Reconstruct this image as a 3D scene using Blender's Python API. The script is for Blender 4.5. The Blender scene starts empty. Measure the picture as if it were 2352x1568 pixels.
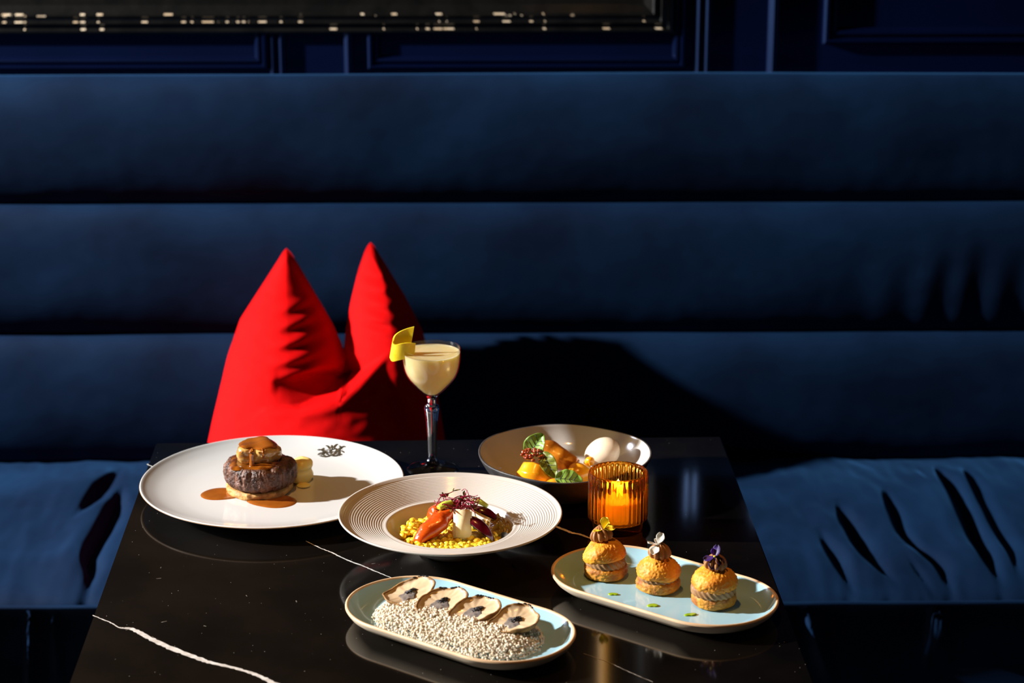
import bpy, bmesh, math, random
from mathutils import Vector, Matrix, Euler, noise
R = math.radians
PI = math.pi
scene = bpy.context.scene
col = scene.collection

# ---------------------------------------------------------------- camera, light, exposure
cam_d = bpy.data.cameras.new('camera')
cam = bpy.data.objects.new('camera', cam_d)
col.objects.link(cam)
cam.location = (0, 0, 1.65)
cam.rotation_euler = (R(90 - 16.95), 0, R(-0.7))
cam_d.sensor_width = 36
cam_d.lens = 5000 / 2352 * 36
cam_d.clip_start = 0.05
cam_d.dof.use_dof = True
cam_d.dof.focus_distance = 2.33
cam_d.dof.aperture_fstop = 6.3
scene.camera = cam

world = bpy.data.worlds.new('sky')
scene.world = world
world.use_nodes = True
bg = world.node_tree.nodes['Background']
bg.inputs[0].default_value = (1.0, 0.8, 0.6, 1)
bg.inputs[1].default_value = 0.02

# key light: a bare studio lamp on a stand at the left of the table (its fixture is built further down)
LAMP = Vector((-4.1, 2.42, 2.60))
key_d = bpy.data.lights.new('key_light', 'SPOT')
key_d.energy = 2400
key_d.color = (1.0, 0.975, 0.945)
key_d.spot_size = R(58)
key_d.spot_blend = 0.35
key_d.shadow_soft_size = 0.075
key = bpy.data.objects.new('key_light', key_d)
col.objects.link(key)
key.location = LAMP
key.rotation_euler = (Vector((0.1, 2.75, 0.75)) - LAMP).to_track_quat('-Z', 'Y').to_euler()

scene.view_settings.view_transform = 'Standard'
scene.view_settings.look = 'None'
scene.view_settings.exposure = 0.0
scene.view_settings.gamma = 1.0
scene.view_settings.use_curve_mapping = False

# ---------------------------------------------------------------- materials
def ramp(nt, fac, stops):
    r = nt.nodes.new('ShaderNodeValToRGB')
    el = r.color_ramp.elements
    while len(el) < len(stops):
        el.new(0.5)
    for e, (p, c) in zip(el, stops):
        e.position = p
        e.color = (*c, 1)
    nt.links.new(fac, r.inputs[0])
    return r.outputs[0]

def mat(name, base, rough=0.5, var=None, scale=20, bump=0, bscale=None, stretch=(1, 1, 1), detail=4, lo=0.35, hi=0.65, **kw):
    """Principled material; var = second colour mixed in by noise; kw = other Principled inputs."""
    m = bpy.data.materials.new(name)
    m.use_nodes = True
    nt = m.node_tree
    b = nt.nodes['Principled BSDF']
    b.inputs['Base Color'].default_value = (*base, 1)
    b.inputs['Roughness'].default_value = rough
    for k, v in kw.items():
        k = k.replace('_', ' ')
        b.inputs[k].default_value = (*v, 1) if isinstance(v, tuple) and len(v) == 3 and 'Radius' not in k else v
    tc = nt.nodes.new('ShaderNodeTexCoord')
    mp = nt.nodes.new('ShaderNodeMapping')
    mp.inputs['Scale'].default_value = stretch
    nt.links.new(tc.outputs['Object'], mp.inputs[0])
    if var:
        n = nt.nodes.new('ShaderNodeTexNoise')
        n.inputs['Scale'].default_value = scale
        n.inputs['Detail'].default_value = detail
        nt.links.new(mp.outputs[0], n.inputs[0])
        nt.links.new(ramp(nt, n.outputs[0], [(lo, base), (hi, var)]), b.inputs['Base Color'])
    if bump:
        n2 = nt.nodes.new('ShaderNodeTexNoise')
        n2.inputs['Scale'].default_value = bscale or scale * 2
        n2.inputs['Detail'].default_value = 5
        nt.links.new(mp.outputs[0], n2.inputs[0])
        bp = nt.nodes.new('ShaderNodeBump')
        bp.inputs['Strength'].default_value = bump
        bp.inputs['Distance'].default_value = 0.002
        nt.links.new(n2.outputs[0], bp.inputs['Height'])
        nt.links.new(bp.outputs[0], b.inputs['Normal'])
    return m

def thin_glass(name, tint):
    m = bpy.data.materials.new(name)
    m.use_nodes = True
    nt = m.node_tree
    nt.nodes.remove(nt.nodes['Principled BSDF'])
    t = nt.nodes.new('ShaderNodeBsdfTransparent')
    t.inputs[0].default_value = (*tint, 1)
    g = nt.nodes.new('ShaderNodeBsdfGlossy')
    g.inputs['Roughness'].default_value = 0.02
    lw = nt.nodes.new('ShaderNodeLayerWeight')
    lw.inputs[0].default_value = 0.5
    f = nt.nodes.new('ShaderNodeMapRange')
    f.inputs[1].default_value = 0.55
    f.inputs[3].default_value = 0.02
    f.inputs[4].default_value = 0.45
    nt.links.new(lw.outputs['Facing'], f.inputs[0])
    mx = nt.nodes.new('ShaderNodeMixShader')
    nt.links.new(f.outputs[0], mx.inputs[0])
    nt.links.new(t.outputs[0], mx.inputs[1])
    nt.links.new(g.outputs[0], mx.inputs[2])
    nt.links.new(mx.outputs[0], nt.nodes['Material Output'].inputs[0])
    return m

def amber_glass(name):
    m = bpy.data.materials.new(name)
    m.use_nodes = True
    nt = m.node_tree
    b = nt.nodes['Principled BSDF']
    b.inputs['Base Color'].default_value = (0.84, 0.38, 0.035, 1)
    b.inputs['Roughness'].default_value = 0.02
    b.inputs['IOR'].default_value = 1.45
    b.inputs['Transmission Weight'].default_value = 1.0
    t = nt.nodes.new('ShaderNodeBsdfTransparent')
    t.inputs[0].default_value = (0.78, 0.40, 0.06, 1)
    mx = nt.nodes.new('ShaderNodeMixShader')
    mx.inputs[0].default_value = 0.25
    nt.links.new(b.outputs[0], mx.inputs[1])
    nt.links.new(t.outputs[0], mx.inputs[2])
    nt.links.new(mx.outputs[0], nt.nodes['Material Output'].inputs[0])
    return m

def marble(name):
    m = mat(name, (0.0035, 0.0032, 0.003), 0.075, IOR=1.42)
    nt = m.node_tree
    b = nt.nodes['Principled BSDF']
    tc = nt.nodes.new('ShaderNodeTexCoord')
    v = nt.nodes.new('ShaderNodeTexVoronoi')
    v.inputs['Scale'].default_value = 170
    nt.links.new(tc.outputs['Object'], v.inputs[0])
    n = nt.nodes.new('ShaderNodeTexNoise')
    n.inputs['Scale'].default_value = 9
    n.inputs['Detail'].default_value = 6
    nt.links.new(tc.outputs['Object'], n.inputs[0])
    sp = ramp(nt, v.outputs['Distance'], [(0.03, (1, 1, 1)), (0.075, (0, 0, 0))])
    sz = nt.nodes.new('ShaderNodeSeparateColor')
    nt.links.new(v.outputs['Color'], sz.inputs[0])
    pick = ramp(nt, sz.outputs[0], [(0.72, (0, 0, 0)), (1.0, (1, 1, 1))])
    mul = nt.nodes.new('ShaderNodeMix')
    mul.data_type = 'RGBA'
    mul.blend_type = 'MULTIPLY'
    mul.inputs[0].default_value = 1
    nt.links.new(sp, mul.inputs[6])
    nt.links.new(pick, mul.inputs[7])
    basec = ramp(nt, n.outputs[0], [(0.35, (0.0015, 0.0013, 0.0011)), (0.7, (0.0055, 0.004, 0.003))])
    add = nt.nodes.new('ShaderNodeMix')
    add.data_type = 'RGBA'
    nt.links.new(mul.outputs[2], add.inputs[0])
    nt.links.new(basec, add.inputs[6])
    add.inputs[7].default_value = (0.6, 0.57, 0.52, 1)
    nt.links.new(add.outputs[2], b.inputs['Base Color'])
    return m

M = {}
M['velvet'] = mat('navy_velvet', (0.0006, 0.0066, 0.026), 0.75, var=(0.0034, 0.0215, 0.066), scale=5.0, lo=0.33, hi=0.76, detail=9,
                  stretch=(1, 1, 1.6), bump=0.12, bscale=500, Sheen_Weight=0.28, Sheen_Roughness=0.35, Sheen_Tint=(0.06, 0.24, 0.60), Specular_IOR_Level=0.1)
M['red_velvet'] = mat('red_velvet', (0.80, 0.0005, 0.001), 0.8, var=(0.66, 0.0004, 0.001), scale=14, bump=0.08, bscale=600,
                      Sheen_Weight=0.08, Sheen_Tint=(1.0, 0.02, 0.02), Sheen_Roughness=0.4, Specular_IOR_Level=0.1)
M['navy_paint'] = mat('navy_gloss_paint', (0.0006, 0.0018, 0.013), 0.33, Specular_Tint=(0.20, 0.42, 1.0), Specular_IOR_Level=0.6, var=(0.0009, 0.0027, 0.019), scale=3, bump=0.05, bscale=90)
M['plaster'] = mat('dark_plaster', (0.012, 0.012, 0.018), 0.8, var=(0.02, 0.019, 0.025), scale=4)
M['floor'] = mat('dark_oak', (0.02, 0.011, 0.006), 0.4, var=(0.035, 0.02, 0.01), scale=6, stretch=(1, 8, 1))
M['black_wood'] = mat('black_lacquered_wood', (0.0025, 0.0025, 0.0025), 0.3, var=(0.006, 0.0055, 0.005), scale=30, bump=0.15, bscale=80)
M['bare_wood'] = mat('bare_chipped_wood', (0.75, 0.62, 0.45), 0.6, var=(0.55, 0.40, 0.25), scale=60)
M['canvas'] = mat('dark_brown_canvas', (0.016, 0.008, 0.004), 0.5, var=(0.06, 0.028, 0.010), scale=5)
M['marble'] = marble('black_marble')
M['vein'] = mat('white_marble_vein', (0.75, 0.73, 0.7), 0.15, var=(0.5, 0.47, 0.43), scale=120)
M['vein_dim'] = mat('fine_marble_vein', (0.45, 0.41, 0.36), 0.15, var=(0.12, 0.10, 0.08), scale=160)
M['steel'] = mat('black_steel', (0.01, 0.01, 0.01), 0.35, Metallic=0.8)
M['porcelain'] = mat('white_porcelain', (0.66, 0.675, 0.675), 0.12, var=(0.69, 0.70, 0.70), scale=3, Coat_Weight=0.3)
M['porcelain_warm'] = mat('ivory_porcelain', (0.60, 0.56, 0.515), 0.16, var=(0.63, 0.595, 0.55), scale=3)
M['brown_line'] = mat('brown_edge_line', (0.30, 0.15, 0.06), 0.35, var=(0.42, 0.24, 0.1), scale=30)
M['crest'] = mat('black_crest_print', (0.03, 0.025, 0.015), 0.4, var=(0.10, 0.08, 0.05), scale=300)
M['blue_glaze'] = mat('pale_blue_glaze', (0.31, 0.55, 0.66), 0.09, var=(0.37, 0.60, 0.70), scale=18, bump=0.04, bscale=40, Coat_Weight=0.4)
M['tan_rim'] = mat('tan_unglazed_rim', (0.62, 0.40, 0.22), 0.45, var=(0.74, 0.54, 0.34), scale=40)
M['cream_clay'] = mat('cream_clay', (0.78, 0.66, 0.50), 0.4, var=(0.72, 0.58, 0.42), scale=20)
M['dark_clay'] = mat('charcoal_stoneware', (0.035, 0.032, 0.034), 0.5, var=(0.06, 0.055, 0.055), scale=60, bump=0.1, bscale=300)
M['cream_glaze'] = mat('cream_glaze', (0.52, 0.50, 0.46), 0.1, var=(0.58, 0.55, 0.51), scale=20, Coat_Weight=0.5)
M['glass'] = mat('clear_glass', (1, 1, 1), 0.0, IOR=1.5, Transmission_Weight=1.0)
M['thin_glass'] = thin_glass('thin_clear_glass', (0.97, 0.97, 0.96))
M['cocktail'] = mat('cloudy_lemon_cocktail', (0.86, 0.68, 0.33), 0.25, var=(0.90, 0.76, 0.42), scale=25, Subsurface_Weight=0.6, Subsurface_Scale=0.02, Subsurface_Radius=(1.0, 0.7, 0.3))
_nt = M['cocktail'].node_tree
_t = _nt.nodes.new('ShaderNodeBsdfTransparent'); _t.inputs[0].default_value = (1.0, 0.85, 0.5, 1)
_m = _nt.nodes.new('ShaderNodeMixShader'); _m.inputs[0].default_value = 0.30
_nt.links.new(_nt.nodes['Principled BSDF'].outputs[0], _m.inputs[1]); _nt.links.new(_t.outputs[0], _m.inputs[2])
_nt.links.new(_m.outputs[0], _nt.nodes['Material Output'].inputs[0])
M['lemon'] = mat('lemon_peel', (0.96, 0.70, 0.01), 0.4, var=(0.98, 0.78, 0.04), scale=200, bump=0.15, bscale=900, Subsurface_Weight=0.2, Subsurface_Scale=0.003)
M['amber'] = amber_glass('amber_glass')
M['wax'] = mat('glowing_candle_wax', (0.95, 0.75, 0.45), 0.5, var=(0.9, 0.65, 0.35), scale=30, Subsurface_Weight=0.6, Subsurface_Scale=0.01, Emission_Color=(1.0, 0.50, 0.06), Emission_Strength=0.7)  # even emission stands in for flame light glowing through the wax
M['flame'] = mat('candle_flame', (1, 0.7, 0.2), 0.5, Emission_Color=(1.0, 0.60, 0.10), Emission_Strength=6.0)
M['wick'] = mat('black_wick', (0.02, 0.015, 0.01), 0.9)
M['beef'] = mat('seared_beef', (0.035, 0.010, 0.005), 0.36, var=(0.20, 0.085, 0.050), scale=150, stretch=(1, 1, 0.45), bump=1.0, bscale=420, lo=0.36, hi=0.68)
M['toast'] = mat('toasted_bread', (0.62, 0.33, 0.09), 0.6, var=(0.34, 0.11, 0.02), scale=110, bump=0.6, bscale=260, lo=0.4, hi=0.7)
M['gravy'] = mat('brown_gravy', (0.33, 0.096, 0.010), 0.16, var=(0.28, 0.075, 0.007), scale=60, Coat_Weight=0.5)
M['gravy_dark'] = mat('dark_glaze', (0.30, 0.085, 0.006), 0.1, var=(0.05, 0.010, 0.002), scale=75, Coat_Weight=1.0, lo=0.40, hi=0.66)
M['liver'] = mat('golden_seared_piece', (0.72, 0.46, 0.13), 0.2, var=(0.38, 0.15, 0.028), scale=70, bump=0.4, bscale=150, Coat_Weight=0.6, Subsurface_Weight=0.15, Subsurface_Scale=0.004)
M['puree'] = mat('yellow_puree', (0.86, 0.66, 0.16), 0.35, var=(0.90, 0.73, 0.26), scale=40, bump=0.1, Subsurface_Weight=0.3, Subsurface_Scale=0.005)
M['grain'] = mat('saffron_grain', (0.97, 0.74, 0.07), 0.3, var=(0.92, 0.62, 0.03), scale=120, Subsurface_Weight=0.3, Subsurface_Scale=0.003, Coat_Weight=0.4)
M['risotto'] = mat('saffron_sauce', (0.60, 0.36, 0.015), 0.25, var=(0.46, 0.25, 0.01), scale=60, Coat_Weight=0.4)
M['herb'] = mat('green_herb', (0.06, 0.14, 0.01), 0.5, var=(0.12, 0.22, 0.02), scale=100)
M['carrot'] = mat('roast_carrot', (0.74, 0.10, 0.006), 0.22, var=(0.42, 0.030, 0.003), scale=45, stretch=(0.4, 1, 1), bump=0.9, bscale=140, Coat_Weight=0.6, Subsurface_Weight=0.2, Subsurface_Scale=0.004)
M['turnip'] = mat('white_turnip', (0.82, 0.72, 0.45), 0.3, var=(0.86, 0.78, 0.55), scale=50, bump=0.2, Subsurface_Weight=0.4, Subsurface_Scale=0.005)
M['beet'] = mat('dark_beetroot', (0.12, 0.004, 0.010), 0.2, var=(0.04, 0.002, 0.005), scale=60, Coat_Weight=0.6)
M['beet_cut'] = mat('pale_beet_edge', (0.45, 0.33, 0.08), 0.3, var=(0.5, 0.28, 0.15), scale=60)
M['celery'] = mat('green_stalk', (0.50, 0.62, 0.04), 0.3, var=(0.62, 0.72, 0.12), scale=60, Subsurface_Weight=0.3, Subsurface_Scale=0.003)
M['skin'] = mat('glossy_olive_sheet', (0.20, 0.105, 0.010), 0.15, var=(0.34, 0.20, 0.035), scale=60, bump=0.6, bscale=120, Coat_Weight=0.8)
M['sprout_red'] = mat('crimson_sprout', (0.22, 0.004, 0.028), 0.4, var=(0.32, 0.008, 0.05), scale=200)
M['sprout_leaf'] = mat('purple_green_sprout_leaf', (0.10, 0.05, 0.02), 0.4, var=(0.14, 0.20, 0.03), scale=90)
M['shell'] = mat('oyster_shell', (0.50, 0.29, 0.11), 0.4, var=(0.10, 0.04, 0.012), scale=90, bump=0.6, bscale=220, lo=0.40, hi=0.68)
M['oyster'] = mat('beige_cream_sauce', (0.62, 0.45, 0.27), 0.22, var=(0.70, 0.55, 0.36), scale=50, bump=0.15, Coat_Weight=0.3)
M['truffle'] = mat('black_caviar', (0.006, 0.006, 0.010), 0.15, Coat_Weight=0.6)
M['truffle_grey'] = mat('grey_caviar_stain', (0.27, 0.23, 0.20), 0.3, var=(0.12, 0.11, 0.11), scale=200)
M['crumb'] = mat('pale_crumb', (0.70, 0.60, 0.45), 0.9, var=(0.76, 0.70, 0.58), scale=90, Specular_IOR_Level=0.1, Subsurface_Weight=0.2, Subsurface_Scale=0.002)
M['crumb_green'] = mat('fine_herb_crumb', (0.42, 0.42, 0.27), 0.7, var=(0.55, 0.52, 0.36), scale=90)
M['choux'] = mat('orange_craquelin', (0.88, 0.40, 0.025), 0.55, var=(0.70, 0.22, 0.008), scale=70, bump=0.5, bscale=240, Subsurface_Weight=0.1, Subsurface_Scale=0.004)
M['choux_base'] = mat('brown_choux_base', (0.80, 0.36, 0.03), 0.6, var=(0.36, 0.11, 0.008), scale=80, bump=0.6, bscale=240)
M['cream_brown'] = mat('nut_cream', (0.34, 0.15, 0.048), 0.45, Specular_IOR_Level=0.25, var=(0.41, 0.20, 0.075), scale=60, Subsurface_Weight=0.1, Subsurface_Scale=0.003)
M['cream_pale'] = mat('pale_nut_cream', (0.30, 0.150, 0.060), 0.45, Specular_IOR_Level=0.25, var=(0.40, 0.235, 0.11), scale=60)
M['green_gel'] = mat('green_gel', (0.26, 0.42, 0.015), 0.12, var=(0.32, 0.48, 0.02), scale=90, Coat_Weight=0.5)
M['yellow_petal'] = mat('yellow_petal', (0.95, 0.68, 0.01), 0.5, var=(0.96, 0.76, 0.05), scale=120)
M['white_petal'] = mat('white_petal', (0.85, 0.84, 0.78), 0.5, var=(0.78, 0.77, 0.68), scale=120)
M['purple_petal'] = mat('purple_petal', (0.045, 0.010, 0.16), 0.5, var=(0.02, 0.005, 0.07), scale=120)
M['violet_petal'] = mat('violet_petal', (0.14, 0.03, 0.48), 0.5, var=(0.09, 0.02, 0.32), scale=120)
M['squash'] = mat('orange_squash', (0.95, 0.38, 0.008), 0.22, var=(0.92, 0.50, 0.03), scale=40, bump=0.2, bscale=90, Coat_Weight=0.5, Subsurface_Weight=0.3, Subsurface_Scale=0.006)
M['squash_dark'] = mat('caramelised_squash', (0.58, 0.20, 0.012), 0.25, var=(0.36, 0.10, 0.008), scale=50, bump=0.3, Coat_Weight=0.5)
M['orange_sauce'] = mat('orange_sauce', (0.80, 0.30, 0.010), 0.12, var=(0.70, 0.22, 0.006), scale=60, Coat_Weight=0.6)
M['leaf'] = mat('green_sorrel_leaf', (0.14, 0.30, 0.03), 0.35, var=(0.24, 0.42, 0.07), scale=70, bump=0.3, bscale=160)
M['leaf_fresh'] = M['leaf']
M['leaf_olive'] = mat('olive_sorrel_leaf', (0.13, 0.16, 0.012), 0.35, var=(0.20, 0.24, 0.03), scale=70, bump=0.3, bscale=160)
M['leaf_vein'] = mat('dark_leaf_vein', (0.02, 0.03, 0.008), 0.5)
M['chilli'] = mat('red_crisp_crumble', (0.42, 0.055, 0.008), 0.15, var=(0.16, 0.015, 0.004), scale=90, Coat_Weight=1.0)
M['quenelle'] = mat('ivory_quenelle', (0.76, 0.64, 0.47), 0.32, var=(0.80, 0.69, 0.53), scale=30, Subsurface_Weight=0.2, Subsurface_Scale=0.004)
M['brass'] = mat('aged_brass', (0.80, 0.45, 0.12), 0.25, var=(0.7, 0.36, 0.08), scale=20, Metallic=1.0)
M['lamp_warm'] = mat('warm_lamp_diffuser', (1, 0.8, 0.5), 0.5, Emission_Color=(1.0, 0.42, 0.04), Emission_Strength=2.5)

# ---------------------------------------------------------------- helpers
OFF = Vector((0, 0, 0))   # where the group of things being built stands
def tag(o, label=None, cat=None, group=None, kind=None):
    if label: o['label'] = label
    if cat: o['category'] = cat
    if group: o['group'] = group
    if kind: o['kind'] = kind
    return o

def thing(name, label, cat, loc=(0, 0, 0), rz=0, group=None):
    o = bpy.data.objects.new(name, None)
    o.empty_display_size = 0.02
    col.objects.link(o)
    o.location = Vector(loc) + OFF
    o.rotation_euler = (0, 0, R(rz))
    return tag(o, label, cat, group)

def mk(name, verts, faces, m, parent=None, loc=(0, 0, 0), rot=(0, 0, 0), smooth=True, mats=None, idx=None, recalc=True):
    me = bpy.data.meshes.new(name)
    me.from_pydata([tuple(v) for v in verts], [], faces)
    for mm in (mats or [m]):
        me.materials.append(M[mm])
    if idx:
        me.polygons.foreach_set('material_index', idx)
    if recalc:
        bm = bmesh.new()
        bm.from_mesh(me)
        bmesh.ops.recalc_face_normals(bm, faces=bm.faces)
        bm.to_mesh(me)
        bm.free()
    if smooth:
        me.polygons.foreach_set('use_smooth', [True] * len(me.polygons))
    me.update()
    o = bpy.data.objects.new(name, me)
    col.objects.link(o)
    o.location = Vector(loc) + (OFF if parent is None else Vector())
    o.rotation_euler = tuple(R(a) for a in rot)
    o.parent = parent
    return o

def join(*parts):
    V, F = [], []
    for v, f in parts:
        n = len(V)
        V += list(v)
        F += [tuple(i + n for i in q) for q in f]
    return V, F

def box(x0, x1, y0, y1, z0, z1):
    V = [(x, y, z) for x in (x0, x1) for y in (y0, y1) for z in (z0, z1)]
    return V, [(0, 1, 3, 2), (4, 6, 7, 5), (0, 4, 5, 1), (2, 3, 7, 6), (0, 2, 6, 4), (1, 5, 7, 3)]

def bevbox(name, m, parent, dims, bev, seg=2, loc=(0, 0, 0), rot=(0, 0, 0)):
    o = mk(name, *box(*dims), m, parent, loc, rot, smooth=False)
    bm = bmesh.new()
    bm.from_mesh(o.data)
    bmesh.ops.bevel(bm, geom=bm.edges[:], offset=bev, segments=seg, affect='EDGES')
    bm.to_mesh(o.data)
    bm.free()
    return o

def grid(nu, nv, fn):
    V = [fn(i / (nu - 1), j / (nv - 1)) for j in range(nv) for i in range(nu)]
    F = [(j * nu + i, j * nu + i + 1, (j + 1) * nu + i + 1, (j + 1) * nu + i) for j in range(nv - 1) for i in range(nu - 1)]
    return V, F

def loft(rings, closed=True, cap0=True, cap1=True):
    n = len(rings[0])
    V = [p for r in rings for p in r]
    F = []
    for k in range(len(rings) - 1):
        for i in range(n if closed else n - 1):
            a, b = k * n + i, k * n + (i + 1) % n
            F.append((a, b, b + n, a + n))
    if cap0:
        c = Vector((0, 0, 0))
        for p in rings[0]: c += Vector(p)
        V.append(tuple(c / n)); ci = len(V) - 1
        F += [(ci, (i + 1) % n, i) for i in range(n)]
    if cap1:
        c = Vector((0, 0, 0))
        for p in rings[-1]: c += Vector(p)
        V.append(tuple(c / n)); ci = len(V) - 1
        o = (len(rings) - 1) * n
        F += [(ci, o + i, o + (i + 1) % n) for i in range(n)]
    return V, F

def smoothline(pts, n):
    """Catmull-Rom through points, n samples per span."""
    P = [Vector(p) for p in pts]
    out = []
    for i in range(len(P) - 1):
        p0, p1, p2, p3 = P[max(i - 1, 0)], P[i], P[i + 1], P[min(i + 2, len(P) - 1)]
        for k in range(n):
            t = k / n
            out.append(0.5 * (2 * p1 + (p2 - p0) * t + (2 * p0 - 5 * p1 + 4 * p2 - p3) * t * t + (3 * p1 - p0 - 3 * p2 + p3) * t ** 3))
    out.append(P[-1])
    return out

def lathe(prof, seg=64, n=0, mod=None, cap0=True, cap1=True):
    pr = [(p[0], p[1]) for p in (smoothline([(r, z, 0) for r, z in prof], n) if n else prof)]
    rings = []
    for r, z in pr:
        ring = []
        for i in range(seg):
            t = 2 * PI * i / seg
            rr, zz = mod(r, z, t) if mod else (r, z)
            ring.append((rr * math.cos(t), rr * math.sin(t), zz))
        rings.append(ring)
    return loft(rings, True, cap0, cap1)

def tube(pts, rad, seg=8, sub=0, flat=1.0):
    P = smoothline(pts, sub) if sub else [Vector(p) for p in pts]
    n = len(P)
    if callable(rad):
        rf = rad
    elif isinstance(rad, (list, tuple)):
        def rf(t):
            k = t * (len(rad) - 1); i = min(int(k), len(rad) - 2)
            return rad[i] + (rad[i + 1] - rad[i]) * (k - i)
    else:
        rf = lambda t: rad
    rings = []
    up = Vector((0.13, 0.21, 0.97))
    for i, p in enumerate(P):
        d = (P[min(i + 1, n - 1)] - P[max(i - 1, 0)]).normalized()
        a = d.cross(up)
        if a.length < 1e-4: a = d.cross(Vector((1, 0, 0)))
        a.normalize()
        b = d.cross(a)
        r = rf(i / (n - 1))
        rings.append([tuple(p + a * r * math.cos(2 * PI * k / seg) + b * r * flat * math.sin(2 * PI * k / seg)) for k in range(seg)])
    return loft(rings)

def nz(x, y, z, s, seed=0):
    return noise.noise(Vector((x * s + seed * 7.3, y * s + seed * 3.1, z * s - seed * 5.7)))

def rough_up(V, amp, s, seed=0, centre=(0, 0, 0), amp2=0, s2=1):
    c = Vector(centre)
    out = []
    for p in V:
        p = Vector(p)
        d = p - c
        if d.length > 1e-9: d.normalize()
        k = amp * nz(*p, s, seed) + (amp2 * nz(*p, s2, seed + 9) if amp2 else 0)
        out.append(tuple(p + d * k))
    return out

_ico = {}
def ico(sub):
    if sub not in _ico:
        bm = bmesh.new()
        bmesh.ops.create_icosphere(bm, subdivisions=sub, radius=1)
        bm.verts.ensure_lookup_table()
        _ico[sub] = ([tuple(v.co) for v in bm.verts], [tuple(v.index for v in f.verts) for f in bm.faces])
        bm.free()
    return _ico[sub]

def ell(c, r, sub=2, rot=(0, 0, 0)):
    V, F = ico(sub)
    mt = Euler([R(a) for a in rot]).to_matrix()
    return [tuple(Vector(c) + mt @ Vector((v[0] * r[0], v[1] * r[1], v[2] * r[2]))) for v in V], F

def interp(x, pts):
    if x <= pts[0][0]: return pts[0][1]
    for (a, b), (c, d) in zip(pts, pts[1:]):
        if x <= c: return b + (d - b) * (x - a) / (c - a)
    return pts[-1][1]

def sstep(a, b, x):
    t = min(1, max(0, (x - a) / (b - a)))
    return t * t * (3 - 2 * t)

def struct(o):
    o['kind'] = 'structure'
    return o

TT = 0.75      # table top height

# ---------------------------------------------------------------- the room
struct(mk('floor', *box(-5.0, 2.6, -1.5, 3.5, -0.05, 0), 'floor', smooth=False))
struct(mk('ceiling', *box(-5.0, 2.6, -1.5, 3.5, 3.0, 3.1), 'plaster', smooth=False))
wb = struct(mk('wall_back', *box(-5.0, 2.6, 3.5, 3.6, 0, 3.0), 'navy_paint', smooth=False))
struct(mk('wall_right', *box(2.6, 2.7, -1.5, 3.6, 0, 3.0), 'plaster', smooth=False))
struct(mk('wall_front', *box(-5.0, 2.6, -1.6, -1.5, 0, 3.0), 'plaster', smooth=False))
struct(mk('wall_left', *box(-5.1, -5.0, -1.5, 3.6, 0, 3.0), 'plaster', smooth=False))

# panel mouldings on the back wall: stepped picture-frame profile, mitred corners
MOULD = [(0, 0), (0, .010), (.003, .013), (.006, .013), (.008, .007), (.011, .007), (.013, .011), (.017, .010), (.020, .003), (.020, 0)]
def rail(name, m, parent, prof, p0, p1, inward, mats=None, chips=None, nseg=1, rng=None):
    """moulding rail on the back wall from p0 to p1 (x, z); profile (w inward, p out of the wall), mitred both ends"""
    a, b, w = Vector((p0[0], p0[1])), Vector((p1[0], p1[1])), Vector(inward)
    d = (b - a).normalized(); L = (b - a).length
    V, F, I = [], [], []
    npf = len(prof)
    ts = [i / nseg for i in range(nseg + 1)]
    if nseg > 1:
        ts = [0] + sorted(rng.uniform(0.002, 0.998) for _ in range(nseg - 1)) + [1]
    for t in ts:
        for wi, pi in prof:
            s = wi + t * (L - 2 * wi)
            q = a + d * s + w * wi
            V.append((q.x, 3.5 - pi, q.y))
    for k in range(len(ts) - 1):
        for i in range(npf - 1):
            F.append((k * npf + i, k * npf + i + 1, (k + 1) * npf + i + 1, (k + 1) * npf + i))
            I.append(1 if chips and rng.random() < chips.get(i, 0) * (0.35 + 1.3 * max(0, nz(ts[k] * 9, i, 0, 1, 3) + .35)) and (ts[k + 1] - ts[k]) * L < 0.03 else 0)
    return mk(name, V, F, m, parent, smooth=False, mats=mats, idx=I if mats else None)

def panel(x0, x1, z0, z1, prof=MOULD):
    for p0, p1, w in (((x0, z0), (x1, z0), (0, 1)), ((x0, z1), (x1, z1), (0, -1)), ((x0, z0), (x0, z1), (1, 0)), ((x1, z0), (x1, z1), (-1, 0))):
        rail('panel_moulding', 'navy_paint', wb, prof, p0, p1, w)
panel(-1.5, -0.352, 1.046, 1.215)
panel(-0.190, 0.322, 1.046, 1.215)
panel(0.543, 1.5, 1.086, 1.215, [(w * 1.25, p * 1.4) for w, p in MOULD])
for x, s in ((-0.343, 1), (-0.329, 1), (-0.2215, 1.25), (0.343, 1), (0.357, 1), (0.4625, 1.6)):
    h = 0.005 * s
    mk('pilaster_bead', [(x - h, 3.5, 0), (x - h, 3.5 - h * 1.3, 0), (x, 3.5 - h * 2.2, 0), (x + h, 3.5 - h * 1.3, 0), (x + h, 3.5, 0)] +
       [(x - h, 3.5, 1.24), (x - h, 3.5 - h * 1.3, 1.24), (x, 3.5 - h * 2.2, 1.24), (x + h, 3.5 - h * 1.3, 1.24), (x + h, 3.5, 1.24)],
       [(i, i + 1, i + 6, i + 5) for i in range(4)] + [(0, 5, 9, 4), (0, 1, 2, 3, 4), (5, 6, 7, 8, 9)], 'navy_paint', wb, smooth=False)

struct(mk('trim_1', *join(*[b for xa, xb in ((-5.0, -1.502), (.302, 2.6)) for b in (box(xa, xb, 3.478, 3.5, 1.238, 1.256), box(xa, xb, 3.468, 3.5, 1.256, 1.266))]), 'navy_paint', smooth=False))

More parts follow.
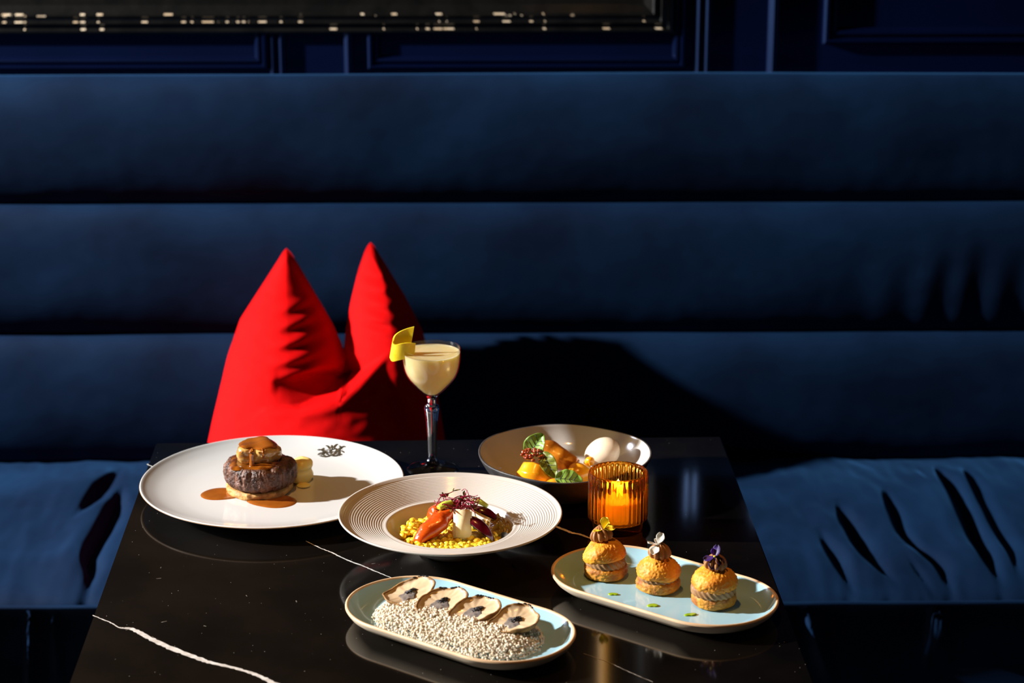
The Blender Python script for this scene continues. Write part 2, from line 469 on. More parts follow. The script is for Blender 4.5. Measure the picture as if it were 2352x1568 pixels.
# framed picture hung on the wall above the banquette
rngf = random.Random(4)
pic = thing('framed_picture', 'large black wooden picture frame with chipped worn edges on navy wall', 'picture frame', (0, 0, 0))
FPROF = [(0, 0), (0, .046), (.003, .052), (.006, .052), (.0085, .047), (.014, .054), (.0165, .063), (.0185, .063), (.0205, .057), (.026, .060), (.0285, .068), (.0305, .068), (.033, .061),
         (.046, .045), (.066, .040), (.085, .050), (.095, .050), (.10, .03), (.10, .0)]
CH = {3: .08, 7: .12, 10: .03, 11: .17}
FPROF = [(w, p * .34) for w, p in FPROF]
fx0, fx1, fz0, fz1 = -1.5, 0.300, 1.105, 2.15
for p0, p1, w, ns in (((fx0, fz0), (fx1, fz0), (0, 1), 330), ((fx0, fz1), (fx1, fz1), (0, -1), 200), ((fx0, fz0), (fx0, fz1), (1, 0), 120), ((fx1, fz0), (fx1, fz1), (-1, 0), 120)):
    rail('frame_rail', 'black_wood', pic, FPROF, p0, p1, w, mats=['black_wood', 'bare_wood'], chips=CH, nseg=ns, rng=rngf)
mk('canvas', *box(fx0 + .095, fx1 - .095, 3.486, 3.494, fz0 + .095, fz1 - .095), 'canvas', pic, smooth=False)

# ---------------------------------------------------------------- banquette
bq = thing('banquette', 'navy velvet banquette with three horizontal back rolls and wrinkled seat', 'sofa', (0.04, 3.3, 0))
X0, X1 = -1.7, 1.9
def back_roll(z0, z1, top, seed):
    zc, hh = (z0 + z1) / 2, (z1 - z0) / 2
    def fn(u, v):
        x = X0 + (X1 - X0) * u
        t = -PI / 2 + PI * v
        c, s = max(0, math.cos(t)), math.sin(t)
        y = 0.030 - 0.072 * c ** 0.50 - 0.09 * hh * s
        z = zc + hh * (abs(s) ** 1.0) * (1 if s > 0 else -1)
        if s > 0: z += 0.006 * c * s
        k = c ** 0.5
        y += k * (0.005 * nz(x, 0, z * 2, 2.2, seed) + 0.0016 * nz(x, 0, z * 1.4, 9, seed + 2) + .0003 * nz(x, 0, z * 1.5, 40, seed + 5))
        z += 0.004 * nz(x, 0, 0, 1.7, seed + 4) * (0.3 + c)
        if top and t > 0:
            w = sstep(0.2, 1.0, s)
            if v > .90:
                q = (v - .90) / .10
                y += 0.09 * q ** 1.3
                z -= 0.030 * q ** 1.5
        if seed == 2:   # vertical gathers at the right end of the middle roll
            g = sstep(0.45, 0.75, x) * c
            y += g * 0.0016 * math.sin(x * 95 + 3 * nz(x, 0, z, 6)) * sstep(z1, zc, z + .03)
        return (x, y, z)
    mk('back_roll', *grid(420, 44, fn), 'velvet', bq)
back_roll(0.438, 0.664, False, 1)
back_roll(0.652, 0.874, False, 2)
back_roll(0.862, 1.077, True, 3)
mk('back_frame', *box(X0, X1, 0.034, 0.185, 0.0, 1.030), 'velvet', bq, smooth=False)

CREASE = []   # polylines (x, y, depth, width) in banquette coordinates
for pts, dep, wid in ((((-.62, -.055), (-.633, -.133), (-.643, -.207), (-.656, -.271)), .016, .013),
                      (((-.603, -.148), (-.605, -.26), (-.613, -.38), (-.602, -.445), (-.60, -.50)), .020, .012),
                      (((.489, -.22), (.498, -.326), (.510, -.406), (.535, -.474)), .017, .013),
                      (((.571, -.166), (.572, -.327), (.602, -.419), (.612, -.50)), .012, .010),
                      (((.673, -.061), (.676, -.241), (.676, -.362), (.682, -.476)), .019, .013),
                      (((.448, -.317), (.46, -.41), (.472, -.49)), .013, .011),
                      (((.716, -.07), (.713, -.223), (.717, -.38), (.711, -.46)), .011, .011),
                      (((.64, -.07), (.645, -.14)), .010, .010),
                      (((.385, -.2), (.39, -.25)), .006, .012), (((.46, -.2), (.47, -.27)), .006, .010),
                      (((.56, -.40), (.585, -.5)), .010, .009), (((.75, -.36), (.755, -.48)), .012, .010)):
    CREASE.append((smoothline([(x, y, 0) for x, y in pts], 5), dep, wid))
def crease(x, y):
    d = 0
    for pl, dep, wid in CREASE:
        if y > pl[0].y + .03 or y < pl[-1].y - .03 or abs(x - pl[0].x) > .16: continue
        best = 9
        for a, b in zip(pl, pl[1:]):
            ab = b - a
            t = max(0, min(1, ((x - a.x) * ab.x + (y - a.y) * ab.y) / max(1e-9, ab.x ** 2 + ab.y ** 2)))
            dx, dy = x - a.x - ab.x * t, y - a.y - ab.y * t
            q = math.hypot(dx, dy)
            if q < abs(best): best = q if dx > 0 else -q
        f = sstep(pl[0].y + .02, pl[0].y - .09, y) * sstep(pl[-1].y - .02, pl[-1].y + .10, y)
        wid2 = wid * (.35 + .75 * f)
        w = wid2 * (1.25 if best > 0 else .55)
        # rolled fold: ridge on the sunny side, sharp valley in its lee
        d += f * dep * (-math.exp(-(best / w) ** 2) + .30 * math.exp(-((best + 2.2 * wid) / (1.9 * wid)) ** 2))
    return d
SEATZ = 0.445
def seat_fn(u, v):
    x = X0 + (X1 - X0) * u
    if v < .82:
        y = 0.03 - (v / .82) * 0.40
        z = SEATZ + 0.012 * math.sin(PI * min(1, v / .82)) - 0.03 * (1 - sstep(0, .06, v))
        bend = 0
    else:
        a = (v - .82) / .18 * PI / 2
        y = -0.37 - 0.132 * math.sin(a)
        z = SEATZ - 0.036 * max(0, 1 - math.cos(a)) ** .85
        bend = a
    k = max(0, math.cos(bend)) ** .5
    z += k * (crease(x, y) + .006 * nz(x, y, 0, 5, 1) + .0035 * nz(x, y * .6, 0, 15, 2) + .0016 * nz(x * 1.5, y * .5, 0, 38, 6))
    y -= math.sin(bend) * .3 * crease(x, -.44)
    return (x, y, z)
mk('seat_cushion', *grid(900, 120, seat_fn), 'velvet', bq)
mk('piping', *tube([(X0 + i * .05, -.508 + .002 * nz(i, 0, 0, .37), .415 + .0015 * nz(i, 5, 0, .41)) for i in range(int((X1 - X0) / .05) + 1)], .0035, 8), 'velvet', bq)
rngk = random.Random(7)
FOLDS = [(rngk.uniform(X0, X1), rngk.uniform(-.45, .45), rngk.uniform(.006, .030), rngk.uniform(.004, .010), rngk.uniform(.06, .20)) for _ in range(95)]
def skirt_fn(u, v):
    x = X0 + (X1 - X0) * u
    d = .41 * v
    z = .41 - d
    y = -.500 + .010 * sstep(0, .012, d) + .008 * nz(x, 0, z, 7, 3)
    for fx, sl, am, wd, ln in FOLDS:
        dx = x - fx - sl * d
        if abs(dx) < wd * 3:
            y -= am * math.exp(-(dx / wd) ** 2) * sstep(0, .02, d) * sstep(ln * 1.5, ln * .4, d)
    return (x, y, z)
mk('seat_front', *grid(900, 40, skirt_fn), 'velvet', bq)

# ---------------------------------------------------------------- red cushion
LE = [(565, 655), (575, 646), (590, 637), (640, 604), (720, 551), (800, 524), (880, 506), (950, 490), (1010, 478), (1080, 470), (1156, 478)]
VL = [(565, 655), (575, 665), (600, 682), (650, 712), (700, 742), (740, 765), (780, 784), (800, 790), (1156, 860)]
VR = [(558, 850), (566, 843), (580, 836), (620, 822), (690, 805), (760, 793), (800, 789), (1156, 740)]
RE = [(558, 850), (566, 858), (600, 880), (640, 905), (680, 930), (760, 972), (880, 1003), (1010, 1025), (1080, 1030), (1156, 1020)]
LIP = [(480, 830), (560, 856), (630, 880), (700, 882), (780, 868), (830, 835), (880, 790), (930, 742), (975, 735), (1035, 760)]
def top_edge(x):
    if x < 655: return interp(x, [(a, b) for b, a in reversed(LE) if b <= 1080])
    if x < 789.5: return interp(x, [(a, b) for b, a in VL if b <= 800])
    if x < 850: return interp(x, [(a, b) for b, a in reversed(VR) if b <= 800])
    return interp(x, [(a, b) for b, a in RE if b <= 1080])
def lobe(x, l, r, ridge, H, pw=1.7):
    if x <= l or x >= r: return 0
    t = (x - ridge) / ((r - ridge) if x > ridge else (ridge - l))
    return H * max(0, 1 - abs(t) ** pw) ** 0.75
def pillow_h(x, v):
    hl = lobe(x, interp(v, LE), interp(v, VL), interp(v, [(565, 655), (700, 664), (850, 672), (1156, 690)]), interp(v, [(565, 3), (600, 22), (700, 62), (830, 88), (1156, 90)]))
    hr = lobe(x, interp(v, VR), interp(v, RE), interp(v, [(558, 850), (620, 878), (700, 895), (760, 905), (1156, 930)]), interp(v, [(558, 3), (600, 22), (700, 56), (780, 74), (1156, 70)]))
    w1 = math.exp(-((x - 690) / 42) ** 2) * sstep(640, 700, v) * sstep(850, 800, v)
    hl += 4.5 * w1 * math.sin((v + .15 * (x - 690)) * 2 * PI / 37)
    w2 = math.exp(-((x - 885) / 32) ** 2) * sstep(600, 640, v) * sstep(770, 730, v)
    hr += 3.5 * w2 * math.sin((v - .1 * x) * 2 * PI / 31)
    # pocket under the folded top
    hl -= 55 * math.exp(-((x - 735) / 62) ** 2 - ((v - 850 - .12 * (x - 735)) / 22) ** 2) * sstep(625, 650, x)
    hr -= 30 * math.exp(-((x - 790) / 40) ** 2 - ((v - 840) / 30) ** 2)
    H = interp(v, [(700, 60), (800, 92), (880, 108), (1000, 122), (1080, 118), (1156, 80)])
    hb = lobe(x, interp(v, LE), interp(v, RE), interp(v, [(700, 800), (880, 770), (950, 752), (1156, 745)]), H, 1.75)
    lip = interp(x, LIP)
    side = sstep(640, 560, x) + sstep(930, 985, x)
    wd = 14 + 130 * min(1, side)
    hb *= sstep(lip - wd * .45, lip + wd * .55, v)
    hb += 5 * sstep(0, 25, v - lip) * math.exp(-((v - lip - 12) / 16) ** 2) * (1 - min(1, side))
    k = 5.0
    m = max(hl, hr, hb)
    h = m + k * math.log(math.exp((hl - m) / k) + math.exp((hr - m) / k) + math.exp((hb - m) / k)) - k * math.log(3)
    h += 2.0 * nz(x, v, 0, .012, 4) + 1.2 * nz(x, v * 1.8, 0, .03, 5)
    return max(0, h)
def pillow_mesh():
    NC, NR = 300, 190
    xs = [478 + (1030 - 478) * i / (NC - 1) for i in range(NC)]
    V, F = [], []
    for side in (1, -1):
        for x in xs:
            T = top_edge(x)
            for j in range(NR):
                q = j / (NR - 1)
                v = T + (1156 - T) * q
                h = pillow_h(x, v)
                ed = min(1, (v - T) / 26)
                X = -.237 + (x - 754) * .000645
                Z = .557 + (1010 - v) * .000612
                Yb = 3.052 + (Z - .56) * .50 + (x - 754) * .00066 * .12
                if side == 1: Y = Yb - h * .00080 * ed ** .6
                else: Y = min(Yb + min(.17, h * .0016) * ed ** .6, 3.245 - .05 * max(0, ed * .2))
                V.append((X, Y, Z))
    n = NC * NR
    for s in (0, n):
        for i in range(NC - 1):
            for j in range(NR - 1):
                a = s + i * NR + j
                F.append((a, a + 1, a + NR + 1, a + NR) if s == 0 else (a, a + NR, a + NR + 1, a + 1))
    for i in range(NC - 1):     # bottom and top closing strips
        for j in (0, NR - 1):
            a = i * NR + j
            F.append((a, a + NR, a + NR + n, a + n) if j else (a, a + n, a + NR + n, a + NR))
    for j in range(NR - 1):
        for i in (0, NC - 1):
            a = i * NR + j
            F.append((a, a + 1, a + 1 + n, a + n))
    return V, F
tag(mk('cushion', *pillow_mesh(), 'red_velvet'), 'bright red velvet cushion chopped into two peaks, standing on the blue banquette', 'cushion')

# ---------------------------------------------------------------- table
tb = thing('restaurant_table', 'black marble topped table with white veins in front of the banquette', 'table', (-.049, 2.113, 0), 1.3)
top = bevbox('table_top', 'marble', tb, (-.3485, .3485, -.425, .425, TT - .03, TT), .0014, 2)
mk('pedestal', *lathe([(.035, .02), (.035, TT - .03)], 24), 'steel', tb)
mk('pedestal_base', *lathe([(.22, 0), (.22, .008), (.20, .015), (.05, .022)], 48), 'steel', tb)
ct, st_ = math.cos(R(-1.3)), math.sin(R(-1.3))
def tl(x, y):
    x, y = x + .049, y - 2.113
    return (x * ct - y * st_, x * st_ + y * ct)
def vein(pts, w, seed, m):
    rg = random.Random(seed)
    P = smoothline([(*tl(*p), 0) for p in pts], 9)
    V, F = [], []
    n = len(P)
    for i, p in enumerate(P):
        d = (P[min(i + 1, n - 1)] - P[max(i - 1, 0)]).normalized()
        a = Vector((-d.y, d.x, 0))
        ww = interp(i / (n - 1), w) * rg.uniform(.72, 1.2)
        jit = rg.uniform(-.00035, .00035)
        V += [tuple(p + a * (ww / 2 + jit)), tuple(p - a * (ww / 2 - jit))]
    V = [(x, y, TT + .00012) for x, y, z in V]
    F = [(2 * i, 2 * i + 1, 2 * i + 3, 2 * i + 2) for i in range(n - 1)]
    mk('marble_vein', V, F, m, tb, smooth=False)
vein([(-0.3965, 2.0155), (-0.375, 1.9969), (-0.3645, 1.9854), (-0.3509, 1.9811), (-0.3305, 1.9594), (-0.3084, 1.9381), (-0.2849, 1.9191), (-0.2665, 1.9053), (-0.2401, 1.8916), (-0.2179, 1.8762), (-0.1989, 1.8574), (-.17, 1.835)],
     [(0, .0012), (.17, .0016), (.3, .0062), (.55, .0068), (.75, .0045), (.9, .006), (1, .004)], 1, 'vein')
vein([(-0.198, 2.2098), (-0.1809, 2.1897), (-0.1683, 2.1773), (-0.1507, 2.1565), (-0.1336, 2.1408), (-0.1152, 2.1218), (-0.0999, 2.1065), (-.08, 2.09)], [(0, .0012), (.5, .0022), (1, .0012)], 2, 'vein')
vein([(.060, 2.262), (0.0753, 2.2497), (0.0915, 2.2315), (0.1032, 2.2237), (0.1168, 2.2084), (0.1366, 2.1809)], [(0, .003), (.4, .0042), (1, .0015)], 3, 'vein')
vein([(0.0924, 1.9204), (0.1164, 1.8987), (0.1358, 1.8766), (0.1549, 1.8568)], [(0, .0005), (1, .001)], 4, 'vein_dim')
vein([(-.407, 2.455), (-.402, 2.449), (-.39, 2.44)], [(0, .0022), (1, .001)], 5, 'vein')
rgs = random.Random(12)
for k in range(9):      # short scattered flecks in the stone
    x, y, a, L = rgs.uniform(-.36, -.12), rgs.uniform(1.87, 2.16), rgs.uniform(0, PI), rgs.uniform(.003, .006)
    vein([(x, y), (x + L * math.cos(a), y + L * math.sin(a))], [(0, .0004), (1, .0007)], 20 + k, 'vein_dim')

# ---------------------------------------------------------------- white dinner plate and its food
PZ = TT + .0080    # well surface
pl = thing('dinner_plate', 'large round white coupe plate carrying the beef fillet', 'plate', (-.2465, 2.3487, TT))
mk('plate_body', *lathe([(0, .003), (.080, .003), (.082, .0), (.088, .0), (.090, .003), (.12, .008), (.142, .0150), (.1498, .0182), (.1508, .0194), (.150, .0204), (.1482, .0200), (.142, .0172), (.130, .0133), (.115, .0104), (.100, .0088), (.075, .0080), (0, .0078)], 144, 4, cap0=True, cap1=True), 'porcelain', pl)
mk('edge_line', *lathe([(.1490, .0176), (.1503, .0184), (.1511, .0193), (.1509, .0198), (.1500, .0188), (.1488, .0180)], 144, cap0=False, cap1=False), 'brown_line', pl)
# printed crest: a shield of small strokes with a crown and two supporters
rgc = random.Random(3)
def crest():
    parts = []
    def stroke(p, w):
        pts = smoothline([(a, b, 0) for a, b in p], 5)
        V = []
        n = len(pts)
        for i, q in enumerate(pts):
            d = (pts[min(i + 1, n - 1)] - pts[max(i - 1, 0)]).normalized()
            a = Vector((-d.y, d.x, 0)) * w * 1.3 * (.35 + .65 * math.sin(PI * (i + .5) / n)) / 2
            for s in (a, -a):
                e = q + s
                V.append((e.x, e.y, 0))
        parts.append((V, [(2 * i, 2 * i + 1, 2 * i + 3, 2 * i + 2) for i in range(n - 1)]))
    S = 0.001
    sh = [(-5, 5), (-5.4, 0), (-3.5, -5), (0, -8), (3.5, -5), (5.4, 0), (5, 5), (0, 4.2), (-5, 5)]
    stroke([(a * S, b * S) for a, b in sh], .0016)
    stroke([(0, -7.5 * S), (0, 4 * S)], .001); stroke([(-5 * S, -.5 * S), (5 * S, -.5 * S)], .001)
    for sx in (-1, 1):
        stroke([(sx * 6 * S, -7 * S), (sx * 9 * S, -4 * S), (sx * 7.5 * S, 1 * S), (sx * 10 * S, 6 * S), (sx * 8 * S, 9 * S)], .0022)
        stroke([(sx * 8 * S, 3 * S), (sx * 12.5 * S, 6.5 * S), (sx * 15 * S, 5.5 * S)], .0016)
        stroke([(sx * 7.5 * S, 1 * S), (sx * 12 * S, -1.5 * S), (sx * 14 * S, -5 * S)], .0013)
        stroke([(sx * 2 * S, 6 * S), (sx * 4 * S, 11 * S), (sx * 6.5 * S, 12.5 * S)], .0016)
        stroke([(sx * 1 * S, -9 * S), (sx * 6 * S, -9.5 * S), (sx * 12 * S, -7 * S)], .0020)
    stroke([(0, 6 * S), (0, 12.5 * S)], .0014)
    for k in range(34):
        x, y, a = rgc.gauss(0, 5.5) * S, rgc.gauss(-1, 4.5) * S, rgc.uniform(0, PI)
        L = rgc.uniform(.001, .0026)
        stroke([(x, y), (x + L * math.cos(a) / 2, y + L * math.sin(a) / 2 + .0003), (x + L * math.cos(a), y + L * math.sin(a))], .0007)
    V, F = join(*parts)
    return V, F
cv, cf = crest()
cx, cy = -.1870 + .2465, 2.4600 - 2.3487
def plate_z(r):
    return interp(r, [(0, .0078), (.075, .0080), (.100, .0088), (.115, .0104), (.130, .0133), (.142, .0172), (.150, .0204)])
# follow the plate's curve
cv = [(cx + x * 1.12, cy + y * 1.12, plate_z(math.hypot(cx + x * 1.12, cy + y * 1.12)) + .0006) for x, y, z in cv]
crest_o = mk('crest_print', cv, cf, 'crest', pl, smooth=False)
crest_o['label'] = 'small black heraldic crest printed on the plate'

SX, SY = -.2603, 2.3465
def puck(r, h, bev, seg=96, side=10, capn=8):
    pr = [(r * (i / capn) * .92 + 1e-4, 0.0) for i in range(capn)]
    pr += [(r - bev + bev * math.sin(a), bev - bev * math.cos(a)) for a in [PI / 2 * i / 5 for i in range(6)]]
    pr += [(r, bev + (h - 2 * bev) * i / side) for i in range(1, side)]
    pr += [(r - bev + bev * math.cos(a), h - bev + bev * math.sin(a)) for a in [PI / 2 * i / 5 for i in range(6)]]
    pr += [(r * .92 * (1 - i / capn) + 1e-4, h) for i in range(1, capn)]
    return lathe(pr, seg)
V, F = puck(.0375, .009, .003)
V = rough_up(V, .0025, 90, 2, (0, 0, .005), .001, 300)
tag(mk('crouton', V, F, 'toast', None, (SX - .001, SY, PZ - .0002)), 'round golden toasted bread base under the beef fillet', 'crouton')
bf = thing('beef_fillet', 'thick seared beef fillet medallion on toast', 'steak', (SX, SY, PZ + .0085))
V, F = puck(.0385, .027, .006, 300, 26)
def beefmod(p):
    x, y, z = p
    t = math.atan2(y, x); r = math.hypot(x, y)
    k = r / .0385
    bulge = 1 + .05 * math.sin(PI * z / .027) + .035 * math.cos(2 * t + .5) + .03 * math.cos(3 * t - 1)
    g = 0
    for a, d, w in ((-1.15, .0045, .10), (-.72, .003, .07), (-1.75, .003, .08), (-2.3, .002, .06), (-2.0, .0015, .05), (-.35, .0025, .07), (.6, .003, .1), (2.4, .003, .1)):
        da = (t - a + PI) % (2 * PI) - PI
        g += d * math.exp(-(da / w) ** 2)
    rr = r * bulge - .6 * g * k ** 3
    n = .0014 * nz(x, y, z * .35, 150, 1) + .0013 * nz(x, y, z * .6, 360, 2) + .0008 * nz(x, y, z, 700, 4)
    s = (rr + n * k ** 2) / max(r, 1e-6)
    return (x * s, y * s, z + (.0025 * nz(x, y, 0, 60, 3) if z > .015 else 0))
mk('meat', [beefmod(p) for p in V], F, 'beef', bf)
def patch(rf, zf, seg=64, rings=10, thick=.0015):
    """thin coat: outline radius rf(t), height zf(x, y); rounded rim"""
    R_ = []
    for k in range(rings + 1):
        q = k / rings
        ring = []
        for i in range(seg):
            t = 2 * PI * i / seg
            r = rf(t) * (q ** .8 if k else .02)
            x, y = r * math.cos(t), r * math.sin(t)
            ring.append((x, y, zf(x, y) + thick * max(0, 1 - q ** 6) ** .5))
        R_.append(ring)
    return loft(R_, True, True, False)
V, F = patch(lambda t: .030 + .006 * math.cos(t - 3.6) + .003 * math.sin(5 * t + 1) - .012 * max(0, math.cos(t - .9)) ** 2,
             lambda x, y: .027 + .0025 * nz(x, y, 0, 60, 3) + .0004 * nz(x, y, 0, 260, 3) - .25 * max(0, math.hypot(x, y) - .031), 80, 14, .002)
gl = mk('gravy_coat', V, F, 'gravy_dark', bf)
lv = thing('seared_foie_gras', 'golden seared chunk glazed with brown sauce, on top of the beef fillet', 'food', (SX - .001, SY + .004, PZ + .0355), 12)
V, F = puck(.0235, .0200, .005, 96, 12)
def livmod(p):
    x, y, z = p
    t = math.atan2(y, x); r = math.hypot(x, y); k = r / .0235
    f = 1 + .06 * math.cos(2 * t) + .07 * math.cos(3 * t + 2.2) + .05 * math.cos(5 * t + .4)
    n = .0022 * nz(x, y, z, 110, 6) + .0009 * nz(x, y, z, 300, 7)
    zz = z + .003 * nz(x, y, 0, 55, 8) * (z / .0200) - .004 * (x / .0235) * (z / .0200) * max(0, x / .0235)
    s = (r * f + n * k) / max(r, 1e-6)
    return (x * s, y * s, zz)
mk('seared_body', [livmod(p) for p in V], F, 'liver', lv)
V, F = patch(lambda t: .0212 * (1 + .06 * math.cos(2 * t) + .07 * math.cos(3 * t + 2.2) + .05 * math.cos(5 * t + .4)) + .0012 * math.sin(7 * t),
             lambda x, y: .0200 + .003 * nz(x, y, 0, 55, 8) - .004 * (x / .0235) * max(0, x / .0235) - .05 * max(0, math.hypot(x, y) - .018), 72, 10, .0018)
mk('glaze', V, F, 'gravy', lv)
for k, (a, w0, L) in enumerate(((-2.0, .0032, .019), (-2.5, .0022, .014), (-1.45, .0018, .010))):
    ca, sa = math.cos(a), math.sin(a)
    mk('sauce_drip', *tube([(.0205 * ca, .0205 * sa, .0200), (.0243 * ca, .0243 * sa, .0165), (.0250 * ca, .0250 * sa, .0200 - L * .6), (.0250 * ca, .0250 * sa, .0200 - L)], [w0 * .6, w0, w0 * .8, w0 * 1.1], 10, 4, .6), 'gravy', lv)
def puddle(name, label, cx, cy, ax, ay, rz, z, m, wob, seed, h=.0014, sharp=0):
    V, F = patch(lambda t: (ax * ay / math.hypot(ay * math.cos(t), ax * math.sin(t))) * (1 + wob * math.sin(2 * t + seed) + wob * .6 * math.sin(3 * t + 2 * seed)), lambda x, y: 0, 64, 10, h)
    n0 = len(V)
    return tag(mk(name, V, F, m, None, (cx, cy, z), (0, 0, rz)), label, 'sauce')
puddle('gravy_pool', 'small brown gravy pool on the white plate, at the toast side away from the mash', -.3035, 2.333, .0235, .0205, 0, PZ - .0001, 'gravy', .06, 1.0)
puddle('gravy_pool', 'wide brown gravy pool spreading in front of the toast', -.2435, 2.3105, .0285, .0215, -12, PZ - .0001, 'gravy', .05, 2.4)
ms = thing('mashed_potato', 'smooth yellow dollop of puree beside the beef fillet', 'puree', (-.2195, 2.376, PZ))
V, F = lathe([(.004, 0), (.0145, .001), (.0165, .006), (.0148, .012), (.0132, .0155), (.0135, .019), (.0120, .023), (.008, .026), (.001, .0272)], 40, 4)
V = [(x + .18 * z, y + .0015 * math.sin(z * 300), z) for x, y, z in rough_up(V, .003, 80, 3, (0, 0, .014))]
mk('dollop', V, F, 'puree', ms)
V, F = lathe([(.002, 0), (.007, .0006), (.0075, .002), (.005, .0032), (.0005, .0036)], 24, 3)
mk('smear', V, F, 'puree', ms, (.008, -.02, 0))

# ---------------------------------------------------------------- pasta plate
BX, BY = -.0395, 2.1815
pp = thing('pasta_plate', 'ivory wide-rimmed pasta plate with fine concentric rings', 'plate', (BX, BY, TT))
inner = [(.0715, .0300), (.0695, .0306), (.0683, .0299), (.0668, .0272), (.063, .0205), (.056, .0145), (.045, .0110), (.02, .0100), (0, .0100)]
rimr = []
NR_ = 150
for i in range(NR_):
    r = .1160 - (.1160 - .0725) * i / (NR_ - 1)
    q = (r - .0725) / (.1160 - .0725)
    z = .0300 + .0125 * q ** 1.15 + .00026 * math.cos(q * 17 * 2 * PI) * sstep(0, .08, q) * sstep(1, .93, q)
    rimr.append((r, z))
outer = [(0, .004), (.026, .004), (.028, 0), (.032, 0), (.034, .004), (.050, .010), (.062, .019), (.075, .0260), (.095, .0335), (.114, .0400), (.1190, .0424), (.1202, .0439), (.1198, .0450), (.1182, .0448)]
mk('plate_body', *lathe(outer + rimr + inner, 160), 'porcelain_warm', pp)
# saffron risotto: sauce bed and grains
WX, WY, WZ = BX, BY, TT
OFF = Vector((0, .0165, -.0065))
V, F = lathe([(0, .0105), (.045, .0115), (.052, .0150), (.0550, .0168), (.051, .0190), (.03, .0208), (0, .0210)], 64, 3)
V = [(x, y, z + .0015 * nz(x, y, 0, 90, 2)) for x, y, z in V]
ris = thing('saffron_risotto', 'yellow saffron grain risotto in the well of the pasta plate', 'risotto', Vector((WX, WY, WZ)) - OFF)
mk('sauce_bed', V, F, 'risotto', ris)
rg = random.Random(5)
gp, hp = [], []
for k in range(520):
    a, r = rg.uniform(0, 2 * PI), .0535 * math.sqrt(rg.random())
    x, y = r * math.cos(a), r * math.sin(a)
    if x > .012 and y > -.030 and rg.random() < .75: continue
    z = .0200 - .5 * max(0, r - .048) ** 1.0 * .35 + (.006 * math.exp(-((x + .04) / .02) ** 2 - ((y - .005) / .025) ** 2)) * rg.random() + rg.uniform(-.001, .0015)
    s = rg.uniform(.0022, .0040)
    gp.append(ell((x, y, z), (s * rg.uniform(.9, 1.5), s, s * rg.uniform(.7, 1)), 1 if s < .0023 else 2, (rg.uniform(0, 90), 0, rg.uniform(0, 180))))
    if rg.random() < .13:
        hp.append(ell((x + .002, y - .002, z + .001), (.0018, .0008, .0006), 1, (rg.uniform(-30, 30), 0, rg.uniform(0, 180))))
tag(mk('grains', *join(*gp), 'grain', ris), kind='stuff')
tag(mk('herb_flecks', *join(*hp), 'herb', ris), kind='stuff')

def chunk(name, label, cat, m, pts, rad, seed, flat=.8, seg=20, amp=.0015, s=120, sub=6, cut=None):
    V, F = tube(pts, rad, seg, sub, flat)
    c = sum((Vector(p) for p in pts), Vector()) / len(pts)
    V = rough_up(V, amp, s, seed, c)
    base = Vector((c.x, c.y, min(v[2] for v in V)))
    V = [tuple(Vector(v) - base) for v in V]
    return tag(mk(name, V, F, m, None, base), label, cat)
chunk('roast_carrot', 'large glossy orange roast carrot wedge leaning on the white turnip', 'carrot', 'carrot', [(-.0745, 2.134, .779), (-.064, 2.144, .787), (-.050, 2.158, .794), (-.037, 2.171, .800)], [.0055, .0118, .0128, .0050], 1, .70, 9, .0030, 80)
chunk('roast_carrot', 'pale-topped roast carrot lump behind the large carrot wedge', 'carrot', 'carrot', [(-.062, 2.196, .777), (-.055, 2.199, .786), (-.042, 2.200, .790), (-.034, 2.198, .786)], [.006, .0115, .0105, .005], 2, .8, amp=.003, s=160)
V, F = bm_v = box(-.0085, .0085, -.006, .006, -.002, .0285)
o = bevbox('turnip_wedge', 'turnip', None, (-.0098, .0098, -.0065, .0065, 0, .0325), .002, 2, (-.0270, 2.147, .7755), (-28, 4, 6))
tag(o, 'cream white turnip wedge standing in the yellow risotto', 'turnip')
for p in o.data.polygons: p.use_smooth = True
def beet(label, loc, rot, L, W, H):
    b = thing('beetroot_wedge', label, 'beetroot', loc)
    b.rotation_euler = [R(a) for a in rot]
    def fn(u, v):
        t = -PI / 2 + PI * v
        k = math.sin(PI * min(1, max(0, u))) ** .7
        return ((u - .5) * L, W * k * math.cos(t) * .9 - .2 * W, H * k * math.sin(t) * .5)
    V, F = grid(18, 14, fn)
    mk('skin_side', V, F, 'beet', b)
    V, F = grid(18, 6, lambda u, v: ((u - .5) * L, -.2 * W - .12 * W * math.sin(PI * u), H * (math.sin(PI * u) ** .7 if 0 < u < 1 else 0) * (v - .5)))
    mk('cut_face', V, F, 'beet_cut', b)
    return b
beet('dark beetroot wedge with a thin pale edge leaning down from the sprouts', (-.0085, 2.155, .787), (60, 30, -28), .046, .011, .020)
beet('short dark beetroot slice behind the longer beetroot wedge', (-.002, 2.186, .790), (55, 22, -14), .040, .010, .018)
chunk('green_stalk', 'bright green cut stalk resting on the large carrot', 'stalk', 'celery', [(-.052, 2.168, .8035), (-.046, 2.172, .806), (-.038, 2.176, .807)], [.0040, .0048, .0036], 4, .8, amp=.0005)
chunk('green_stalk', 'pale green stalk piece behind the beetroot', 'stalk', 'celery', [(-.016, 2.196, .800), (-.010, 2.192, .803), (.0, 2.186, .799)], [.0035, .0045, .003], 5, .7, amp=.0005)
V, F = grid(40, 36, lambda u, v: (.026 * (u - .5) * (1.1 - .3 * v), .046 * (v - .5), .010 * math.sin(PI * u) * math.sin(PI * v) ** .6 + .0035 * nz(u * 3, v * 5, 0, 2.0, 3) + .002 * nz(u * 7, v * 9, 0, 2, 8)))
tag(mk('glazed_leaf_sheet', V, F, 'skin', None, (.0115, 2.181, .7785), (0, 0, 18)), 'wrinkled glossy olive brown sheet at the right of the risotto', 'garnish')
